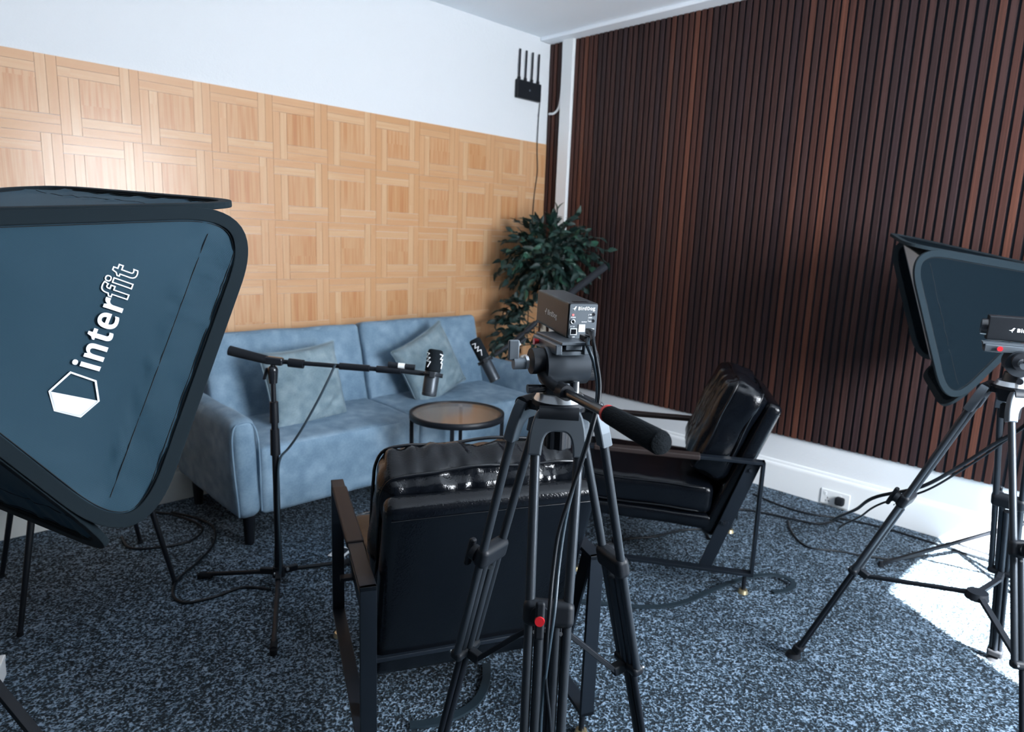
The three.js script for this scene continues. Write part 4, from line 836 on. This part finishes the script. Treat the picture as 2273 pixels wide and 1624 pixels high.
single('floor_cable', tube([[-0.428, 0.006, 2.2], [-0.531, 0.006, 2.257], [-0.643, 0.006, 2.36], [-0.658, 0.006, 2.408], [-0.592, 0.006, 2.506], [-0.542, 0.006, 2.608], [-0.466, 0.006, 2.718], [-0.3, 0.006, 2.8]], 0.0048, 90, 8), M.cable, 'thin black cable wandering over the carpet behind the side armchair', 'cable');
single('floor_cable', tube([[-1.5, 0.006, 1.72], [-1.254, 0.006, 1.787], [-1.133, 0.006, 1.856], [-0.946, 0.006, 1.913], [-0.877, 0.006, 1.971], [-0.944, 0.006, 2.046]], 0.006, 70, 8), M.cable, 'black cable on the carpet underneath the side armchair', 'cable');
single('strap', ribbon([[-1.846, 0.003, 2.006], [-1.752, 0.003, 2.129], [-1.667, 0.003, 2.215], [-1.563, 0.003, 2.27], [-1.409, 0.006, 2.299], [-1.268, 0.012, 2.331], [-1.13, 0.022, 2.392], [-1.067, 0.02, 2.461], [-1.08, 0.014, 2.508], [-1.138, 0.008, 2.511], [-1.2, 0.004, 2.475]], 0.022, 0.006), M.strap, 'flat dark strap looped on the carpet beside the side armchair foot', 'strap');
single('strap', ribbon([[-2.388, 0.003, 2.057], [-2.451, 0.003, 2.123], [-2.526, 0.003, 2.169], [-2.605, 0.003, 2.178], [-2.686, 0.003, 2.156], [-2.74, 0.003, 2.12]], 0.026, 0.008), M.strap, 'flat dark strap curving on the carpet under the near armchair', 'strap');

// ------------------------------------------------------------------ side chair behind the softbox, box, card
{
  const t = thing('side_chair', 'slim black metal-legged chair mostly hidden by the lettered softbox', 'chair', [-3.2, 0, 0.645]);
  const c = mesh('seat', cushion(0.4, 0.04, 0.4, { r: 0.018, puff: 0, n: [16, 4, 16] }), M.blackMatte, t); c.position.set(0, 0.445, 0);
  const bk = mesh('backrest', cushion(0.36, 0.22, 0.03, { r: 0.014, puff: 0.004, n: [16, 10, 4] }), M.blackMatte, t); bk.position.set(-0.01, 0.68, -0.215); bk.rotation.x = -0.15;
  mesh('back_post', [-1, 1].map((s) => cyl(V(s * 0.15 - 0.01, 0.43, -0.18), V(s * 0.15 - 0.01, 0.72, -0.235), 0.009)), M.black, t);
  for (const [fx, fz, sx, sz] of [[-0.2566, 0.255, -0.17, 0.16], [0.2443, 0.2265, 0.17, 0.16], [0.2542, -0.23, 0.17, -0.16], [-0.2342, -0.25, -0.17, -0.16]]) {
    const lg = mesh('leg', cyl(V(fx, 0.008, fz), V(sx, 0.43, sz), 0.0085, 0.012, 12), M.black, t);
    mesh('foot', cyl(V(fx, 0, fz), V(fx, 0.016, fz), 0.011, 0.0095, 12), M.blackMatte, lg);
  }
}
{
  const t = thing('white_box', 'small white box on the carpet at the left edge', 'box', [-3.61, 0, 1.13], -0.35);
  mesh('carton', rbox(0.15, 0.06, 0.09, 0.003).translate(0, 0.03, 0), M.whitePlastic, t);
  mesh('lid', rbox(0.154, 0.014, 0.094, 0.003).translate(0, 0.06, 0), M.whitePaint, t);
}
{
  const t = thing('floor_card', 'small white-edged card on the carpet beside the near armchair', 'card', [-2.33, 0, 1.05], 0.5);
  mesh('card', rbox(0.1, 0.003, 0.07, 0.001, 1).translate(0, 0.0025, 0), M.whitePlastic, t);
  mesh('print', box(-0.038, 0.038, 0.004, 0.0045, -0.024, 0.024), M.black, t);
}

scene.traverse((o) => { if (o.isMesh) { o.castShadow = true; o.receiveShadow = true; } });
renderer.render(scene, camera);
